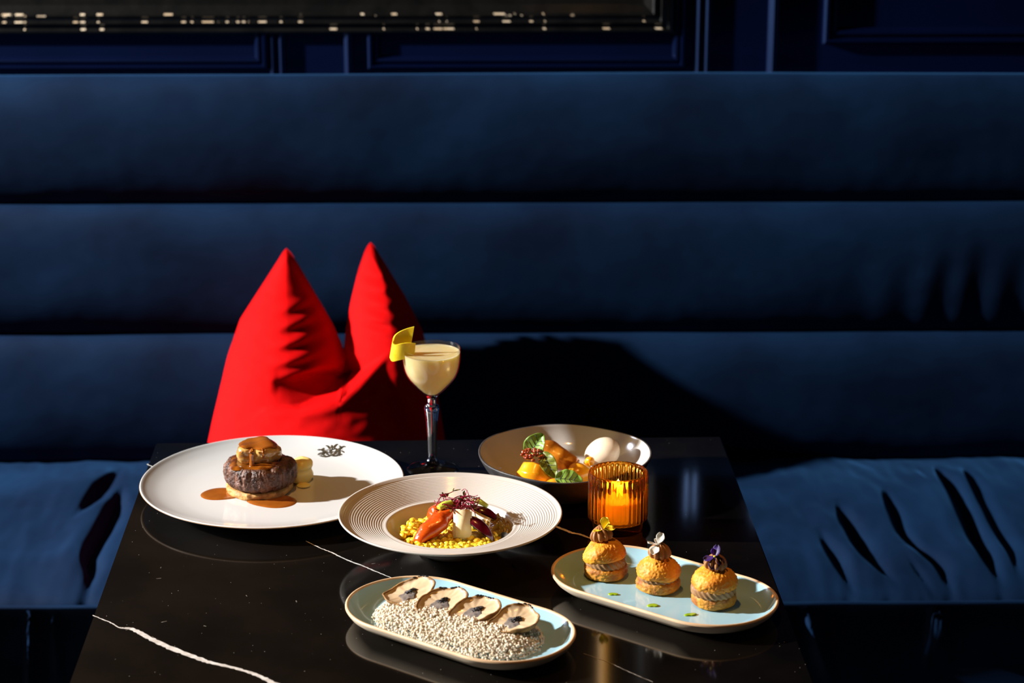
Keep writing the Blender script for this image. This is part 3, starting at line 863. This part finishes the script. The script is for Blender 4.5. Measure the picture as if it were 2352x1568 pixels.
# red sprouts
sp = thing('micro_sprouts', 'tangle of crimson micro sprouts heaped on the vegetables', 'sprouts', (-.0285, 2.178, .800))
rgp = random.Random(21)
def leaf_blade(L, W, cup=.25):
    return grid(7, 9, lambda u, v: (W * (u - .5) * math.sin(PI * min(.98, max(.04, v))) ** .8 * 1.0, L * v, cup * W * abs(u - .5) * 2 + .15 * L * v * v))
for k in range(56):
    a = rgp.uniform(0, 2 * PI); el_ = rgp.uniform(-.5, 1.0)
    L = rgp.uniform(.014, .032)
    b0 = Vector((rgp.gauss(0, .009), rgp.gauss(0, .005), rgp.uniform(-.002, .007)))
    d = Vector((math.cos(a) * math.cos(el_), math.sin(a) * math.cos(el_) * .8, math.sin(el_) * .65))
    side = d.cross(Vector((0, 0, 1))) * rgp.uniform(-.8, .8)
    if d.z < 0: L *= .75
    p3 = b0 + d * L * .85 + side * L * .15 - Vector((0, 0, .004 * rgp.random()))
    pts = [b0 - d * L * .3, b0 + d * L * .2 + side * L * .5 + Vector((0, 0, .004)), b0 + d * L * .65 + side * L * .6 + Vector((0, 0, .002 * rgp.uniform(-1, 1))), p3]
    s = mk('sprout_stem', *tube(pts, [.0005, .0006, .0005, .0004], 6, 4), 'sprout_red', sp)
    if k % 2 == 0:
        for q in (-1, 1):
            V, F = leaf_blade(rgp.uniform(.005, .009), rgp.uniform(.0022, .0036))
            mk('sprout_leaf', V, F, rgp.choice(['sprout_leaf', 'sprout_leaf', 'sprout_red', 'celery' if k < 8 else 'sprout_leaf']), s, p3, (rgp.uniform(-25, 45), rgp.uniform(-60, 60), math.degrees(a) - 90 + q * 28))

OFF = Vector((0, 0, 0))
# ---------------------------------------------------------------- oblong pale blue plates
def stad(a, r, z, seg=40, wob=0):
    out = []
    for s in (1, -1):
        for i in range(seg):
            t = -PI / 2 + PI * i / (seg - 1)
            x, y = s * (a + r * math.cos(t)), s * r * math.sin(t)
            out.append((x, y, z + wob * nz(x, y, 0, 14, 3)))
    return out
def oblong(label, x, y, rz):
    p = thing('oblong_plate', label, 'plate', (x, y, TT), rz, 'oblong pale blue plates')
    A, RR = .057, .0685
    W = .0006
    mk('plate_body', *loft([stad(A * f, RR * g - i, z, wob=W if z > .01 else 0) for f, g, i, z in
        ((.02, .02, 0, .002), (1, .5, 0, .002), (1, 1, .028, .002), (1, 1, .0265, 0), (1, 1, .0235, 0), (1, 1, .020, .002), (1, 1, .010, .0060), (1, 1, .0035, .0115), (1, 1, .0008, .0155), (1, 1, .0, .0170))], cap1=False), 'cream_clay', p)
    mk('rim', *loft([stad(A, RR - i, z, wob=W) for i, z in ((.0, .0170), (.0001, .0182), (.0008, .0192), (.0018, .0195), (.0028, .0189), (.0034, .0179))], cap0=False, cap1=False), 'tan_rim', p)
    mk('glaze', *loft([stad(A, RR - i, z, wob=W if z > .012 else 0) for i, z in ((.0034, .0179), (.0046, .0163), (.008, .0126), (.013, .0096), (.019, .0079), (.026, .0073), (.04, .0070))] + [stad(A, RR * .2, .0069), stad(A * .05, RR * .02, .0069)], cap0=False), 'blue_glaze', p)
    return p
oblong('pale blue oblong plate with tan rim holding oysters on crumbs', -.0281, 1.9650, -37.5)
oblong('pale blue oblong plate with tan rim holding three cream puffs', .1787, 2.0448, -38.5)

# crumbs
OX, OY, OR = -.0281, 1.9650, R(-37.5)
co, so = math.cos(OR), math.sin(OR)
def o2w(x, y): return (OX + x * co - y * so, OY + x * so + y * co)
def mound(x, y):
    dx = max(0, abs(x) - .045); q = math.hypot(dx, y + .002) / .048
    return .013 * max(0, 1 - q * q) ** .7
cb = thing('crumb_bed', 'bed of pale crunchy crumbs under the oysters', 'crumbs', (OX, OY, TT), -37.5)
V, F = loft([[(x * k * .72, y * k * .52 - .005, .0076 + max(0, mound(x * k * .72, y * k * .52 - .005) - .002)) for x, y, z in stad(.057, .0685, 0)] for k in (1, .96, .88, .78, .65, .5, .35, .2, .05)], cap0=False)
mk('crumb_base', V, F, 'crumb', cb)
rc = random.Random(9)
c1, c2 = [], []
while len(c1) < 13000:
    x, y = rc.uniform(-.105, .105), rc.uniform(-.058, .050)
    dx = max(0, abs(x) - .045); q = math.hypot(dx, y + .002) / .0480
    if q > 1.03 + .08 * nz(x, y, 0, 70, 2): continue
    s = .00045 + .0012 * rc.random() ** 2 * (1.6 if rc.random() < .07 else 1)
    e = ell((x, y, .0078 + mound(x, y) + s * rc.uniform(-.2, .9)), (s * rc.uniform(.8, 1.3), s, s * rc.uniform(.7, 1)), 1, (rc.uniform(0, 180), rc.uniform(0, 90), 0))
    V = [(p[0] + .25 * s * rc.uniform(-1, 1), p[1] + .25 * s * rc.uniform(-1, 1), p[2] + .2 * s * rc.uniform(-1, 1)) for p in e[0]]
    (c1 if rc.random() < .93 or len(c2) > 500 else c2).append((V, e[1]))
tag(mk('crumbs', *join(*c1), 'crumb', cb, recalc=False), kind='stuff')
tag(mk('herb_crumbs', *join(*c2), 'crumb_green', cb, recalc=False), kind='stuff')

def oyster(label, x, y, rz, seed, sc=1.0):
    ox, oy = x, y
    w = thing('oyster', label, 'oyster', (x, y, TT + .0232), 0, 'oysters on the crumb bed')
    w.rotation_euler = (R(13), R(-12), R(rz))
    rgo = random.Random(seed)
    def outline(t):   # teardrop: broad at +x, beak at -x
        L = .0270 * sc * (1 + .06 * math.sin(3 * t + seed) + .025 * math.sin(7 * t + 2 * seed))
        c, s = math.cos(t), math.sin(t)
        return (L * (c * 1.0 + .02), L * s * (.74 + .10 * c) * (1 - .18 * math.exp(-((t - 2.35) / .4) ** 2)))
    NS = 96
    def ring(k, z, wav=0):
        out = []
        for i in range(NS):
            t = 2 * PI * i / NS
            if t > PI: t -= 2 * PI
            a, b = outline(t)
            n = .0011 * nz(a, b, z, 160, seed) * wav + .0022 * math.sin(2 * t + seed) * wav
            out.append((a * k, b * k, z * .72 + n))
        return out
    mk('shell', *loft([ring(.15, -.0085), ring(.45, -.0080), ring(.70, -.006), ring(.88, -.002, .6), ring(.97, .0025, 1), ring(1.0, .0052, 1), ring(.975, .0066, 1), ring(.93, .0060, 1), ring(.89, .0046, 1)], cap1=False), 'shell', w)
    fl = mk('flesh', *loft([ring(.915, .0054, 1), ring(.87, .0040, 1), ring(.78, .0028, .8), ring(.62, .0022, .6), ring(.42, .0018, .3), ring(.2, .0017), ring(.02, .0017)], cap0=False), 'oyster', w)
    V, F = patch(lambda t: .0085 * (1 + .2 * math.sin(2 * t + seed) + .15 * math.sin(5 * t)), lambda a, b: .0012 + .0005 * nz(a, b, 0, 300, 2), 40, 6, .0009)
    mk('sauce_stain', V, F, 'truffle_grey', w, (-.001, -.003, 0))
    bl = []
    for k in range(40):
        a, r = rgo.uniform(0, 2 * PI), rgo.uniform(0, .0065)
        s = rgo.uniform(.0008, .0014)
        bl.append(ell((.004 + r * math.cos(a), .001 + .6 * r * math.sin(a), .0016 + .0024 * max(0, 1 - r / .0058)), (s, s, s), 1))
    for k in range(14):      # charred bits along the back lip
        t = rgo.uniform(.45, 1.35)
        a, b = outline(t)
        n = .0011 * nz(a, b, .0066, 160, seed) + .0022 * math.sin(2 * t + seed)
        s = rgo.uniform(.0007, .0013)
        bl.append(ell((a * .965, b * .965, .0066 * .72 + n), (s * 1.5, s, s * .7), 1, (0, 0, math.degrees(t) + 90)))
    tag(mk('caviar', *join(*bl), 'truffle', w), kind='stuff')
# the four oysters, in a row along the plate
oyster('opened oyster with black caviar at the end of the row away from the puffs', -.0792, 2.0105, 14, 1.0)
oyster('opened oyster with black caviar, second from the pasta plate', -.0466, 1.9875, 18, 2.3)
oyster('opened oyster with black caviar, third from the pasta plate', -.0128, 1.9660, 10, 3.1)
oyster('opened oyster at the row end beside the bare right side of the plate', .0248, 1.9410, 12, 4.4)

# ---------------------------------------------------------------- cream puffs
PPZ = TT + .0071
OFF = Vector((.0004, .0050, 0))
def craq(V, seed, amp=.0013, s=400):
    out = []
    for p in V:
        v = Vector(p)
        d, _ = noise.voronoi(v * s + Vector((seed * 3, seed, 0)))
        n = v.normalized() if v.length > 1e-6 else Vector((0, 0, 1))
        out.append(tuple(v + n * (amp * (min(.7, d[1] - d[0]) - .25) + .0025 * nz(*v, 60, seed) + .0007 * nz(*v, 420, seed + 3))))
    return out
def puff(label, x, y, rz, tilt, seed, gap, fill_r):
    p = thing('cream_puff', label, 'pastry', (x, y, PPZ), rz, 'cream puffs on the oblong plate')
    V, F = puck(.0222, .0125, .004, 110, 10, 10)
    mk('base', craq(V, seed + 5, .0013, 330), F, 'choux_base', p, (0, 0, .0005))
    V, F = lathe([(.004, .009), (.017, .010), (fill_r, .0125), (fill_r + .0008, .0145 + gap * .3), (fill_r, .016 + gap), (.016, .019 + gap), (.004, .020 + gap)], 160, 6,
                 lambda r, z, t: (r * (1 + .030 * math.cos(22 * t + z * 900)), z))
    mk('filling', V, F, 'cream_pale', p)
    V, F = lathe([(.003, 0), (.015, .0002), (.0205, .001), (.0225, .0040), (.0222, .0085), (.0195, .0140), (.0145, .0185), (.009, .0210), (.004, .0222), (.0003, .0224)], 120, 6)
    dome = mk('dome', craq(V, seed), F, 'choux', p, (0, 0, .0135 + gap), tilt)
    V, F = lathe([(.002, 0), (.0088, .0004), (.0108, .0035), (.0104, .0070), (.0083, .0105), (.0052, .0132), (.0022, .0152), (.0002, .0165)], 120, 5,
                 lambda r, z, t: (r * (1 + .15 * math.cos(10 * t + z * 60) - .04 * math.cos(20 * t + z * 120)), z))
    mk('rosette', V, F, 'cream_brown', dome, (0, 0, .0212))
    return p
puff('cream puff with a yellow flower, beside the amber candle glass', .1225, 2.0905, 10, (-8, -9, 0), 1.0, .004, .0200)
puff('cream puff with a white flower, between the other two puffs', .1745, 2.0540, 100, (2, 0, 0), 2.0, .0005, .0195)
puff('cream puff topped with a purple flower and showing a thick cream layer', .2270, 2.0160, 200, (-3, -2, 0), 3.0, .0045, .0215)
def petal(L, W, cup):
    def fn(u, v):
        q = 2 * (u - .5)
        ww = W * (math.sin(PI * min(1, .12 + .80 * v)) ** .6) * (.25 + .75 * min(1, v * 1.6))
        return (ww * q / 2, L * v, cup * L * (v * v) + .22 * W * q * q * v)
    return grid(9, 10, fn)
def flower(label, loc, petals, centre=None):
    f = thing('edible_flower', label, 'flower', loc, 0, 'edible flowers on the puffs')
    for L, W, cup, rot, m in petals:
        o = mk('petal', *petal(L, W, cup), m, f, (0, 0, 0), rot)
        md = o.modifiers.new('thickness', 'SOLIDIFY'); md.thickness = .00025
    if centre: mk('flower_centre', *ell((0, -.0012, .001), (.0013, .0013, .001), 2), centre, f)
    return f
flower('small yellow flower on top of the puff beside the candle glass', (.1200, 2.0900, PPZ + .0515),
       [(.0125, .0105, .1, (72, 8, -8), 'yellow_petal'), (.0115, .0115, .15, (-18, 10, -70), 'yellow_petal'), (.0120, .0055, .1, (-12, 0, 115), 'yellow_petal'), (.0090, .0055, -.3, (-55, 0, 150), 'yellow_petal'), (.010, .006, .1, (40, 0, -120), 'yellow_petal')])
flower('small white flower on top of the middle puff', (.1735, 2.0515, PPZ + .0495),
       [(.0125, .0100, .15, (62, 12, -22), 'white_petal'), (.0130, .0115, -.1, (-28, -8, 150), 'white_petal'), (.0110, .0070, .1, (5, 0, 95), 'white_petal'), (.009, .002, .6, (75, 0, -30), 'white_petal'), (.007, .0045, .2, (30, 0, 40), 'white_petal')])
flower('dark purple viola on top of the puff with the thick cream layer', (.2265, 2.0105, PPZ + .0530),
       [(.0085, .0075, .05, (60, 0, 14), 'violet_petal'), (.0120, .0105, .1, (62, 8, -48), 'purple_petal'), (.0110, .0095, .0, (-20, -20, 105), 'purple_petal'), (.0130, .0125, -.1, (-58, 0, 172), 'purple_petal'), (.0115, .0100, -.1, (-35, 20, -130), 'purple_petal'), (.0120, .0105, .2, (50, 10, -75), 'purple_petal')], 'yellow_petal')
for lab, x, y, ax, ay, rz, sd in (('green gel drop nearest the yellow flowered puff', .1275, 2.0395, .0050, .0030, -8, 1), ('green gel drop in front of the white flowered puff', .1660, 2.0110, .0052, .0042, 10, 2), ('green gel smear in front of the purple flowered puff', .2020, 1.9880, .0066, .0030, 22, 3)):
    puddle('gel_drop', lab, x, y, ax, ay, rz, PPZ + .0002, 'green_gel', .14, sd, .0011)

OFF = Vector((0, 0, 0))
# ---------------------------------------------------------------- dark stoneware bowl
QX, QY = .0898, 2.3650
bw = thing('stoneware_bowl', 'charcoal stoneware bowl with cream glazed inside behind the candle glass', 'bowl', (QX, QY, TT))
wobf = lambda r, z, t: (r * (1 + .008 * math.cos(2 * t + .6) + .005 * math.cos(3 * t + 1)), z + (.0012 * math.sin(2 * t + 2) + .0007 * math.sin(5 * t)) * (z / .045))
mk('bowl_body', *lathe([(.001, .003), (.040, .003), (.043, 0), (.048, 0), (.058, .004), (.076, .014), (.089, .027), (.0965, .039), (.0992, .0445), (.0988, .0462), (.0972, .0460)], 128, 4, wobf, cap1=False), 'dark_clay', bw)
mk('inner_glaze', *lathe([(.0972, .0460), (.0960, .0442), (.0920, .0370), (.0840, .0272), (.070, .0180), (.052, .0122), (.030, .0100), (.001, .0095)], 128, 4, wobf, cap0=False), 'cream_glaze', bw)
OFF = Vector((.0012, .0210, -.008))
BZ = TT + .0105 + .008
puddle('squash_sauce', 'glossy orange sauce pool at the bottom of the stoneware bowl', .074, 2.318, .042, .030, -20, BZ + .0004, 'orange_sauce', .06, 1, .004)
chunk('squash_piece', 'tall bright orange squash chunk under the red crumble', 'squash', 'squash', [(.050, 2.318, .768), (.0545, 2.325, .781), (.057, 2.331, .794)], [.0165, .0225, .0165], 1, .9, 24, .003, 70)
chunk('squash_piece', 'low orange squash piece in the sauce by the sorrel leaf', 'squash', 'squash', [(.056, 2.296, .770), (.072, 2.296, .775), (.092, 2.302, .772)], [.009, .0155, .011], 2, .85, 24, .003, 90)
chunk('squash_piece', 'long caramelised squash slice curving along the back of the bowl', 'squash', 'squash_dark', [(.056, 2.372, .800), (.070, 2.366, .797), (.086, 2.358, .789), (.102, 2.350, .783)], [.010, .0145, .0145, .010], 3, .9, 24, .0018, 80)
chunk('squash_piece', 'rounded orange squash piece beside the ivory quenelle', 'squash', 'squash', [(.092, 2.328, .772), (.104, 2.335, .779), (.118, 2.338, .775)], [.010, .0150, .011], 4, .95, 24, .002, 90)
chunk('squash_piece', 'small crumb of orange squash touching the quenelle', 'squash', 'squash', [(.113, 2.350, .786), (.118, 2.350, .790), (.122, 2.349, .787)], [.003, .0062, .003], 5, .95, 14, .0015, 190)
V, F = lathe([(.0005, -.024), (.006, -.0215), (.0115, -.015), (.0152, -.005), (.0158, .004), (.0135, .013), (.0085, .0195), (.003, .0225), (.0004, .0232)], 48, 4)
V = [(z * 1.0, y, x + .0015 * math.sin(y * 160)) for x, y, z in V]
tag(mk('quenelle', V, F, 'quenelle', None, (.1335, 2.372, .7925), (18, -28, -25)), 'smooth ivory cream quenelle in the stoneware bowl', 'quenelle')
rk = random.Random(31)
rcm = thing('red_crumble', 'crisp dark red crumble clump on the tall squash chunk', 'crumble', (.0520, 2.331, .8055))
for k in range(64):
    a, r = rk.uniform(0, 2 * PI), .0135 * math.sqrt(rk.random())
    s = rk.uniform(.0014, .0032)
    x, y = r * math.cos(a), r * math.sin(a)
    V, F = ell((0, 0, 0), (s, s * .9, s * .8), 1)
    mk('crumble_bit', rough_up(V, .0006, 400, k), F, 'chilli', rcm, (x, y, rk.uniform(.0, .005) * (1 - r / .016) + .0015 - (max(0, -y) * .35)))
def sorrel(label, loc, rot, L, W, axis=None, normal=None):
    l = thing('sorrel_leaf', label, 'leaf', loc, 0, 'green leaves in the stoneware bowl')
    if axis:
        ya = Vector(axis).normalized(); za = Vector(normal); za = (za - ya * za.dot(ya)).normalized()
        xa = ya.cross(za)
        l.rotation_euler = Matrix((xa, ya, za)).transposed().to_euler()
    else: l.rotation_euler = [R(a) for a in rot]
    def zz(q, v): return .10 * L * math.sin(PI * v) + .25 * W * abs(q) ** 1.5 * .6 + .0006 * math.sin(v * 22) * abs(q)
    def fn(u, v):
        q = 2 * (u - .5)
        ww = W / 2 * (math.sin(PI * min(.985, .03 + .95 * v ** .85))) ** .65
        return (q * ww, L * v, zz(q, v))
    o = mk('blade', *grid(17, 21, fn), 'leaf', l)
    md = o.modifiers.new('thickness', 'SOLIDIFY'); md.thickness = .0004
    parts = [tube([(0, L * v, zz(0, v) + .0003) for v in (0, .2, .4, .6, .8, .95)], [.0008, .0003], 6)]
    for v in (.18, .34, .5, .66):
        for s in (-1, 1):
            w2 = W / 2 * (math.sin(PI * (.03 + .95 * min(1, v + .16) ** .85))) ** .65
            parts.append(tube([(0, L * v, zz(0, v) + .0003), (s * w2 * .45, L * (v + .09), zz(.45, v + .09) + .0003), (s * w2 * .85, L * (v + .15), zz(.85, v + .15) + .0003)], [.0005, .00025], 5))
    mk('veins', *join(*parts), 'leaf_vein', l)
sorrel('upright green leaf standing behind the red crumble', (.0470, 2.3440, .7990), (0, 0, 0), .0310, .0250, (.55, .1, .83), (-.3, -.85, .3))
M['leaf'] = M['leaf_olive']
sorrel('dull green leaf with dark veins hanging down the tall squash chunk', (.0625, 2.3300, .8080), (0, 0, 0), .0340, .0190, (.42, -.55, -.72), (-.1, -.8, .58))
M['leaf'] = M['leaf_fresh']
sorrel('round green leaf with dark veins lying at the front of the bowl', (.0755, 2.2850, .7925), (0, 0, 0), .031, .0225, (1, -.05, -.12), (0, -.65, .76))

OFF = Vector((0, 0, 0))
# ---------------------------------------------------------------- cocktail glass
GX, GY = -.0648, 2.434
cg = thing('cocktail_glass', 'stemmed cocktail glass filled with cloudy pale yellow drink', 'glass', (GX, GY, TT))
mk('foot', *lathe([(.0005, 0), (.0285, 0), (.0292, .0008), (.0285, .0016), (.018, .0030), (.0105, .0052), (.0075, .0085), (.0068, .0115)], 72, 3, cap1=False), 'glass', cg)
def facet(r, z, t):
    k = sstep(.010, .022, z) * sstep(.084, .076, z)
    a = (t % (PI / 4)) - PI / 8
    return (r * (1 - k + k * math.cos(PI / 8) / math.cos(a)), z)
mk('stem', *lathe([(.0068, .0115), (.0050, .0145), (.0050, .018), (.0052, .022), (.0056, .040), (.0068, .060), (.0082, .0715), (.0088, .0755), (.0082, .0795), (.0058, .0815), (.0050, .0840), (.0052, .0885), (.0062, .0905)], 64, 3, facet, cap0=False, cap1=False), 'glass', cg)
bowl_out = [(.0062, .0905), (.0082, .0932), (.0165, .1010), (.0262, .1120), (.0312, .1215), (.0335, .1320), (.0344, .1420), (.0344, .1500)]
bowl_in = [(.0339, .1503), (.0335, .1499), (.0335, .1420), (.0326, .1322), (.0303, .1220), (.0253, .1128), (.0156, .1020), (.0075, .0946), (.0005, .0930)]
mk('glass_bowl', *lathe(bowl_out + bowl_in, 96, 3, cap0=False), 'thin_glass', cg)
LQ = [(.0005, .0934), (.0073, .0949), (.0154, .1022), (.0251, .1130), (.0301, .1222), (.0324, .1323), (.0333, .1420), (.0334, .1456), (.0326, .1450), (.02, .1449), (.0005, .1449)]
dr = mk('drink', *lathe(LQ, 96, 2), 'cocktail', cg)
dr['label'] = 'cloudy pale yellow cocktail'
# lemon twist: folded strip of peel hooked over the rim
path = smoothline([(.0125, .0065, .0165), (.0050, .0070, .0145), (-.0040, .0065, .0110), (-.0100, .0040, .0070), (-.0118, -.0005, .0020), (-.0092, -.0050, -.0010), (-.0020, -.0072, .0010), (.0060, -.0068, .0020), (.0150, -.0040, .0005)], 5)
V, F = [], []
for i, p in enumerate(path):
    q = i / (len(path) - 1)
    d = (path[min(i + 1, len(path) - 1)] - path[max(i - 1, 0)]); d.z = 0; d.normalize()
    nrm = Vector((-d.y, d.x, 0))
    hw = .0112 - .0015 * q
    sl = Vector((.12 if q > .5 else .18, 0, 1)).normalized()
    for off, s in ((.0008, -1), (.0008, 1), (-.0008, 1), (-.0008, -1)):
        V.append(tuple(p + nrm * off + sl * hw * s))
n = len(path)
F = [(4 * i + k, 4 * i + (k + 1) % 4, 4 * i + 4 + (k + 1) % 4, 4 * i + 4 + k) for i in range(n - 1) for k in range(4)] + [(0, 1, 2, 3), (4 * n - 4, 4 * n - 3, 4 * n - 2, 4 * n - 1)]
tag(mk('lemon_twist', V, F, 'lemon', None, (GX - .0340, GY - .006, TT + .1490), (0, 0, 0), smooth=False), 'folded yellow lemon peel twist on the rim of the cocktail glass', 'lemon peel')

# ---------------------------------------------------------------- amber candle glass
CX_, CY_ = .1440, 2.2405
ch = thing('candle_holder', 'amber ribbed glass candle holder with a lit tealight', 'candle holder', (CX_, CY_, TT))
NRIB = 34
def ribs(r, z, t):
    k = sstep(.0125, .0150, z) * sstep(.0672, .0650, z)
    return (r * (1 + k * .045 * (abs(math.sin(NRIB * t / 2)) - .6)), z)
mk('holder_glass', *lathe([(.0005, .0), (.0265, .0), (.0278, .0012), (.0280, .0110), (.0290, .0130), (.0318, .0140), (.0326, .0160), (.0327, .0640), (.0325, .0672), (.0316, .0684), (.0300, .0680), (.0291, .0665), (.0290, .0630), (.0290, .018), (.0275, .0125), (.02, .0115), (.0005, .0115)], NRIB * 8, 0, ribs), 'amber', ch)
tea = thing('tealight', 'lit tealight candle inside the amber glass', 'candle', (CX_, CY_, TT + .0120))
mk('wax', *lathe([(.0005, 0), (.0195, 0), (.0200, .001), (.0200, .0230), (.0190, .0240), (.012, .0232), (.0005, .0230)], 48), 'wax', tea)
mk('wick', *tube([(0, 0, .022), (.0002, 0, .026), (.0006, 0, .029)], .0006, 6), 'wick', tea)
mk('flame', *lathe([(.0003, .0265), (.0022, .0280), (.0036, .0315), (.0034, .0360), (.0018, .0420), (.0003, .0470)], 20, 3), 'flame', tea)
fl_d = bpy.data.lights.new('candle_light', 'POINT')
fl_d.energy = 0.22
fl_d.color = (1.0, 0.50, 0.12)
fl_d.shadow_soft_size = 0.006
fl = bpy.data.objects.new('candle_light', fl_d)
col.objects.link(fl)
fl.parent = tea
fl.location = (0, 0, .043)

# ---------------------------------------------------------------- warm downlight in the ceiling over the table
dl = thing('ceiling_downlight', 'recessed brass ceiling downlight over the table', 'lamp', (-.05, 2.0, 3.0))
mk('trim_ring', *lathe([(.035, 0), (.055, 0), (.056, -.004), (.050, -.008), (.038, -.006), (.035, 0)], 40, cap0=False, cap1=False), 'brass', dl)
mk('lamp_lens', *lathe([(.0005, -.002), (.035, -.002), (.035, -.0005), (.0005, -.0005)], 40), 'lamp_warm', dl)
dl_d = bpy.data.lights.new('downlight', 'SPOT')
dl_d.energy = 55
dl_d.color = (1.0, 0.45, 0.10)
dl_d.spot_size = R(30)
dl_d.spot_blend = 0.6
dl_d.shadow_soft_size = 0.035
dlo = bpy.data.objects.new('downlight', dl_d)
col.objects.link(dlo)
dlo.parent = dl
dlo.location = (0, 0, -.02)

# ---------------------------------------------------------------- studio lamp that lights the table, out of frame on the left
sl = thing('studio_lamp', 'black studio lamp on a tripod stand left of the table', 'lamp', (LAMP.x - .10, LAMP.y, 0))
mk('pole', *lathe([(.014, .10), (.014, 1.1), (.011, 1.1), (.011, LAMP.z - .06)], 20), 'steel', sl)
for k in range(3):
    a = 2 * PI * k / 3 + .4
    mk('leg', *tube([(0, 0, .55), (.38 * math.cos(a), .38 * math.sin(a), .008)], .009, 10), 'steel', sl)
aim = (Vector((0.1, 2.75, 0.75)) - LAMP).normalized()
hq = aim.to_track_quat('Z', 'Y').to_euler()
hd = mk('lamp_head', *lathe([(.001, -.26), (.05, -.26), (.055, -.25), (.055, -.08), (.062, -.07)], 40, cap1=False), 'steel', sl, LAMP - Vector(sl.location))
hd.rotation_euler = hq
rf_ = mk('reflector', *lathe([(.055, -.078), (.062, -.07), (.085, .0), (.088, .0), (.066, -.075), (.058, -.082)], 48, cap0=False, cap1=False), 'steel', sl, LAMP - Vector(sl.location))
rf_.rotation_euler = hq

# ---------------------------------------------------------------- slim pendant added unseen over the banquette for its reflection in the table
pd = thing('added_pendant', 'slim amber tube pendant added out of view for its streak in the table top', 'lamp', (.18, 3.1, 3.0))
mk('cord', *tube([(0, 0, 0), (0, 0, -1.45)], .0018, 8), 'steel', pd)
mk('cap', *lathe([(.001, -1.43), (.010, -1.43), (.0115, -1.44), (.0115, -1.47), (.001, -1.47)], 24), 'brass', pd)
mk('amber_tube', *lathe([(.001, -1.47), (.0060, -1.47), (.0062, -1.49), (.0062, -1.735), (.005, -1.745), (.001, -1.75)], 24), 'lamp_warm', pd)
mk('ceiling_rose', *lathe([(.001, 0), (.04, 0), (.04, -.012), (.03, -.02), (.001, -.02)], 32), 'brass', pd)
